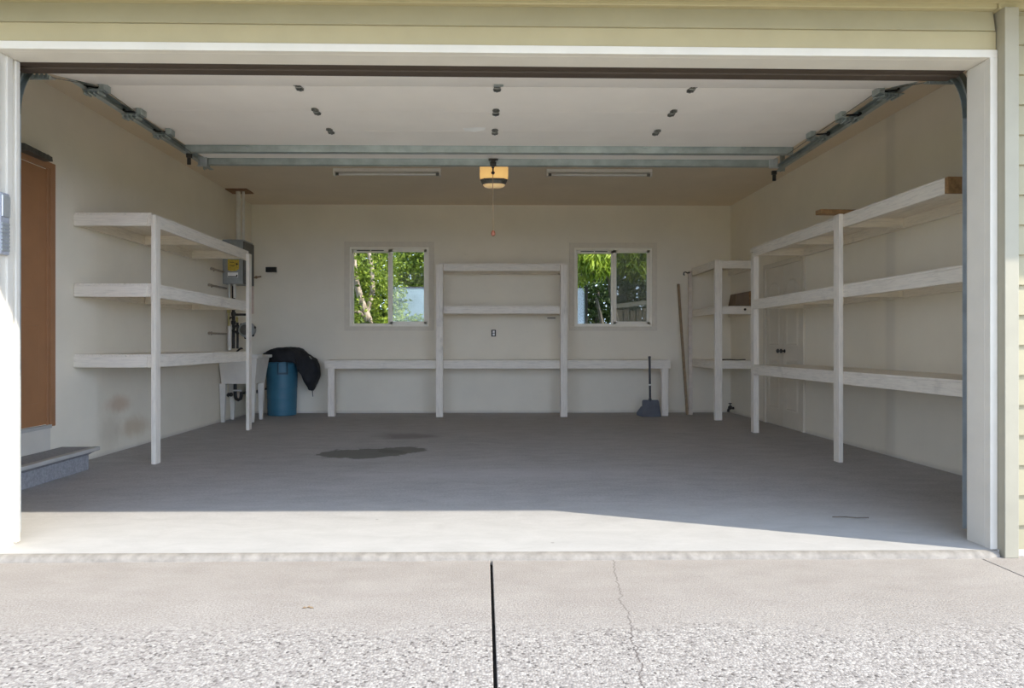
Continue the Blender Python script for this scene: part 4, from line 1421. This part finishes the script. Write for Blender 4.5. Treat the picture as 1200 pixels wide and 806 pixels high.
# ------------------------------------------------------------------ garden behind the windows
def leaves(m, blobs, n, size, droop=0.0, long=1.6):
    wts = [b[1] * b[2] * b[3] for b in blobs]
    for _ in range(n):
        c, rx, ry, rz = R.choices(blobs, wts)[0]
        while True:
            p = Vector((R.uniform(-1, 1), R.uniform(-1, 1), R.uniform(-1, 1)))
            if 0.15 < p.length < 1:
                break
        p = Vector(c) + Vector((p.x * rx, p.y * ry, p.z * rz))
        d = Vector((R.gauss(0, 1), R.gauss(0, 1), R.gauss(0, 0.7) - droop)).normalized()
        s = d.cross(Vector((R.gauss(0, 1), R.gauss(0, 1), R.gauss(0, 1)))).normalized()
        u = s.cross(d)
        L = size * R.uniform(0.7, 1.3)
        w = L / long / 2
        m.faces([p, p + d * L * 0.45 + s * w, p + d * L - u * L * 0.15, p + d * L * 0.45 - s * w, p + d * L * 0.5 + u * L * 0.1],
                ((0, 1, 4), (1, 2, 4), (2, 3, 4), (3, 0, 4)))

def tree(name, label, cat, base, trunks, blobs, n, size, lm, bm_, droop=0.0, long=1.6, group=None):
    rt = root(name, base, label, cat, group)
    for path, r in trunks:
        m = MB(); m.tube(path, r, 10); m.build('trunk', bm_, rt, smooth=True)
    m = MB(); leaves(m, blobs, n, size, droop, long)
    m.build('foliage', lm, rt)
    return rt

tree('birch_tree', 'leafy tree with pale pinkish trunks seen through the left window', 'tree', (-2.1, 12.6, -0.06),
     [([(-2.02, 12.6, -0.06), (-2.06, 12.6, 1.0), (-2.12, 12.6, 1.45), (-2.27, 12.6, 1.85), (-2.38, 12.6, 2.3), (-2.42, 12.6, 3.2)], [.10, .085, .075, .06, .05, .04]),
      ([(-2.16, 12.6, 1.55), (-2.05, 12.65, 2.0), (-2.08, 12.7, 2.45), (-2.22, 12.7, 3.1)], [.05, .045, .04, .03]),
      ([(-2.15, 12.6, 1.5), (-2.32, 12.55, 1.62), (-2.48, 12.5, 1.58), (-2.62, 12.5, 1.7)], [.045, .035, .03, .02])],
     [((-2.2, 13.1, 2.6), .7, .5, .7), ((-1.8, 13.0, 1.8), .4, .5, .5), ((-2.5, 13.1, 1.9), .5, .5, .6), ((-2.2, 12.9, 1.25), .6, .5, .3), ((-1.9, 12.5, 2.2), .15, .3, .3), ((-2.45, 12.4, 2.45), .2, .2, .35), ((-2.15, 12.35, 2.3), .22, .12, .35), ((-2.2, 12.35, 1.75), .3, .12, .2), ((-2.35, 12.35, 1.4), .35, .15, .16), ((-1.85, 12.4, 1.5), .2, .15, .2)], 4600, .085, M_leafA, M_birch)
tree('bush', 'bright green bush above the pale panel outside the left window', 'bush', (-1.2, 14.6, -0.06),
     [([(-1.3, 14.6, -0.06), (-1.25, 14.6, 1.4), (-1.1, 14.6, 2.3)], [.08, .06, .03])],
     [((-1.5, 14.6, 2.75), .7, .5, .85), ((-1.0, 14.6, 2.6), .6, .5, .75), ((-1.7, 14.6, 1.9), .3, .4, .4)], 4200, .09, M_leafA, M_bark)
tree('bush', 'low bright bush in front of the pale panel outside the left window', 'bush', (-1.5, 12.2, -0.06),
     [([(-1.4, 12.2, -0.06), (-1.4, 12.2, 0.8), (-1.35, 12.2, 1.2)], [.05, .04, .02])],
     [((-1.45, 12.2, 1.22), .55, .3, .36), ((-1.0, 12.2, 1.22), .4, .3, .34)], 1500, .075, M_leafC, M_bark)
tree('hedge', 'dark green hedge at the far end of the garden', 'hedge', (0, 17, -0.06),
     [([(0.2 * i - 3, 17, -0.06), (0.2 * i - 3, 17, 3.0)], [.06, .03]) for i in range(0, 50, 8)],
     [((-5.5 + 1.1 * i, 17, 0.6 + 1.2 * k), 1.0, .6, 1.0) for i in range(14) for k in range(4)], 10500, .34, M_leafB, M_bark, long=2.2)
tree('weeping_tree', 'tree with bright hanging fronds outside the right window', 'tree', (2.3, 13.2, -0.06),
     [([(2.62, 13.0, -0.06), (2.55, 13.0, 1.3), (2.40, 13.0, 2.2), (2.3, 13.0, 3.0)], [.07, .06, .05, .04]),
      ([(2.30, 13.3, -0.06), (2.36, 13.3, 1.2), (2.20, 13.3, 1.9)], [.05, .04, .03])],
     [((2.0, 13.0, 2.75), .45, .4, .33), ((2.6, 13.1, 2.85), .5, .4, .35), ((3.2, 13.1, 2.85), .5, .4, .36), ((1.85, 13.0, 2.45), .12, .3, .2), ((2.9, 12.9, 2.5), .3, .3, .15), ((2.1, 12.8, 2.6), .4, .3, .25)], 3400, .24, M_leafC, M_bark, droop=1.6, long=5)
tree('conifer', 'dark shady conifer behind the trunks outside the right window', 'tree', (2.5, 15.0, -0.06),
     [([(2.5, 15.0, -0.06), (2.5, 15.0, 2.2)], [.10, .05])],
     [((2.1, 15.0, 1.7), .55, .4, 1.0), ((2.8, 15.0, 1.6), .6, .4, 1.0), ((3.4, 15.0, 1.7), .5, .4, 1.0)], 3400, .13, M_leafB, M_bark, droop=0.7, long=3)

rt = root('garden_screen', (0.1, 13.6, -0.06), 'pale blue panel screen standing in the garden behind both windows', 'screen')
m = MB(); m.box(-1.72, 2.02, 13.60, 13.625, 0.15, 2.13); m.build('panel', M_pale, rt, bevel=0.003)
for x in (-1.76, 2.02):
    m = MB(); m.box(x, x + 0.05, 13.58, 13.64, -0.06, 2.16); m.build('post', M_trim if x < 0 else M_iron, rt, bevel=0.003)
m = MB(); m.box(-1.72, 2.02, 13.585, 13.635, 2.13, 2.16); m.build('top_rail', M_iron if True else M_trim, rt)

rt = root('board_fence', (3.2, 13.85, -0.06), 'weathered board fence outside the right window', 'fence')
for i in range(12):
    x = 2.72 + i * 0.13
    m = MB(); m.box(x, x + 0.112, 13.88, 13.9, -0.06, 1.72 + 0.03 * math.sin(i * 2.1)); m.build('fence_board', M_fence, rt, bevel=0.003)
m = MB(); m.bar((2.65, 13.86, 1.78), (4.3, 13.86, 1.98), 0.03, 0.09); m.build('fence_rail', plain('grey_rail', (0.28, 0.26, 0.23), 0.8), rt)

# ------------------------------------------------------------------ light, sky, camera
w = bpy.data.worlds.new('sky')
scene.world = w
w.use_nodes = True
nt = w.node_tree
bg = nt.nodes['Background']
tc = N(nt, 'ShaderNodeTexCoord')
sp = N(nt, 'ShaderNodeSeparateXYZ')
nt.links.new(tc.outputs['Generated'], sp.inputs[0])
skyc = ramp(nt, sp.outputs['Z'], [(0.0, (2.9, 3.5, 4.8)), (0.13, (2.3, 2.78, 3.7)), (0.32, (1.4, 1.75, 2.35)), (0.6, (1.15, 1.5, 2.1)), (0.8, (0.8, 1.08, 1.6)), (1.0, (0.5, 0.70, 1.1))])
# hazier and brighter on the side of the sky where the sun stands
vd = N(nt, 'ShaderNodeVectorMath', operation='DOT_PRODUCT')
nt.links.new(tc.outputs['Generated'], vd.inputs[0])
vd.inputs[1].default_value = (0.92, -0.37, 0.0)
side = mth(nt, 'MULTIPLY_ADD', vd.outputs['Value'], 0.6, 1.0)
nt.links.new(skyc, bg.inputs['Color'])
nt.links.new(side, bg.inputs['Strength'])

sl = bpy.data.lights.new('sun', 'SUN')
sl.energy = 6.6
sl.angle = math.radians(0.55)
sl.color = (1.0, 0.93, 0.80)
so = bpy.data.objects.new('sun', sl)
COL.objects.link(so)
so.location = (8, -4, 8)
so.rotation_euler = Vector((-1.925, 0.78, -1.287)).to_track_quat('-Z', 'Y').to_euler()

cd = bpy.data.cameras.new('camera')
cd.sensor_width = 36
cd.lens = 24
cd.shift_x = 0.018773
cd.shift_y = 1 / 1200
cam = bpy.data.objects.new('camera', cd)
COL.objects.link(cam)
cam.location = (0, 0, 1.0)
cam.rotation_euler = (PI / 2, 0, -math.radians(0.75))
scene.camera = cam

scene.cycles.max_bounces = 14
scene.cycles.diffuse_bounces = 10
scene.cycles.transparent_max_bounces = 12
scene.cycles.caustics_reflective = False
scene.cycles.caustics_refractive = False
scene.cycles.sample_clamp_indirect = 6
vs = scene.view_settings
vs.view_transform = 'Standard'
vs.look = 'None'
vs.gamma = 1.0
vs.exposure = 0.0
vs.use_curve_mapping = False
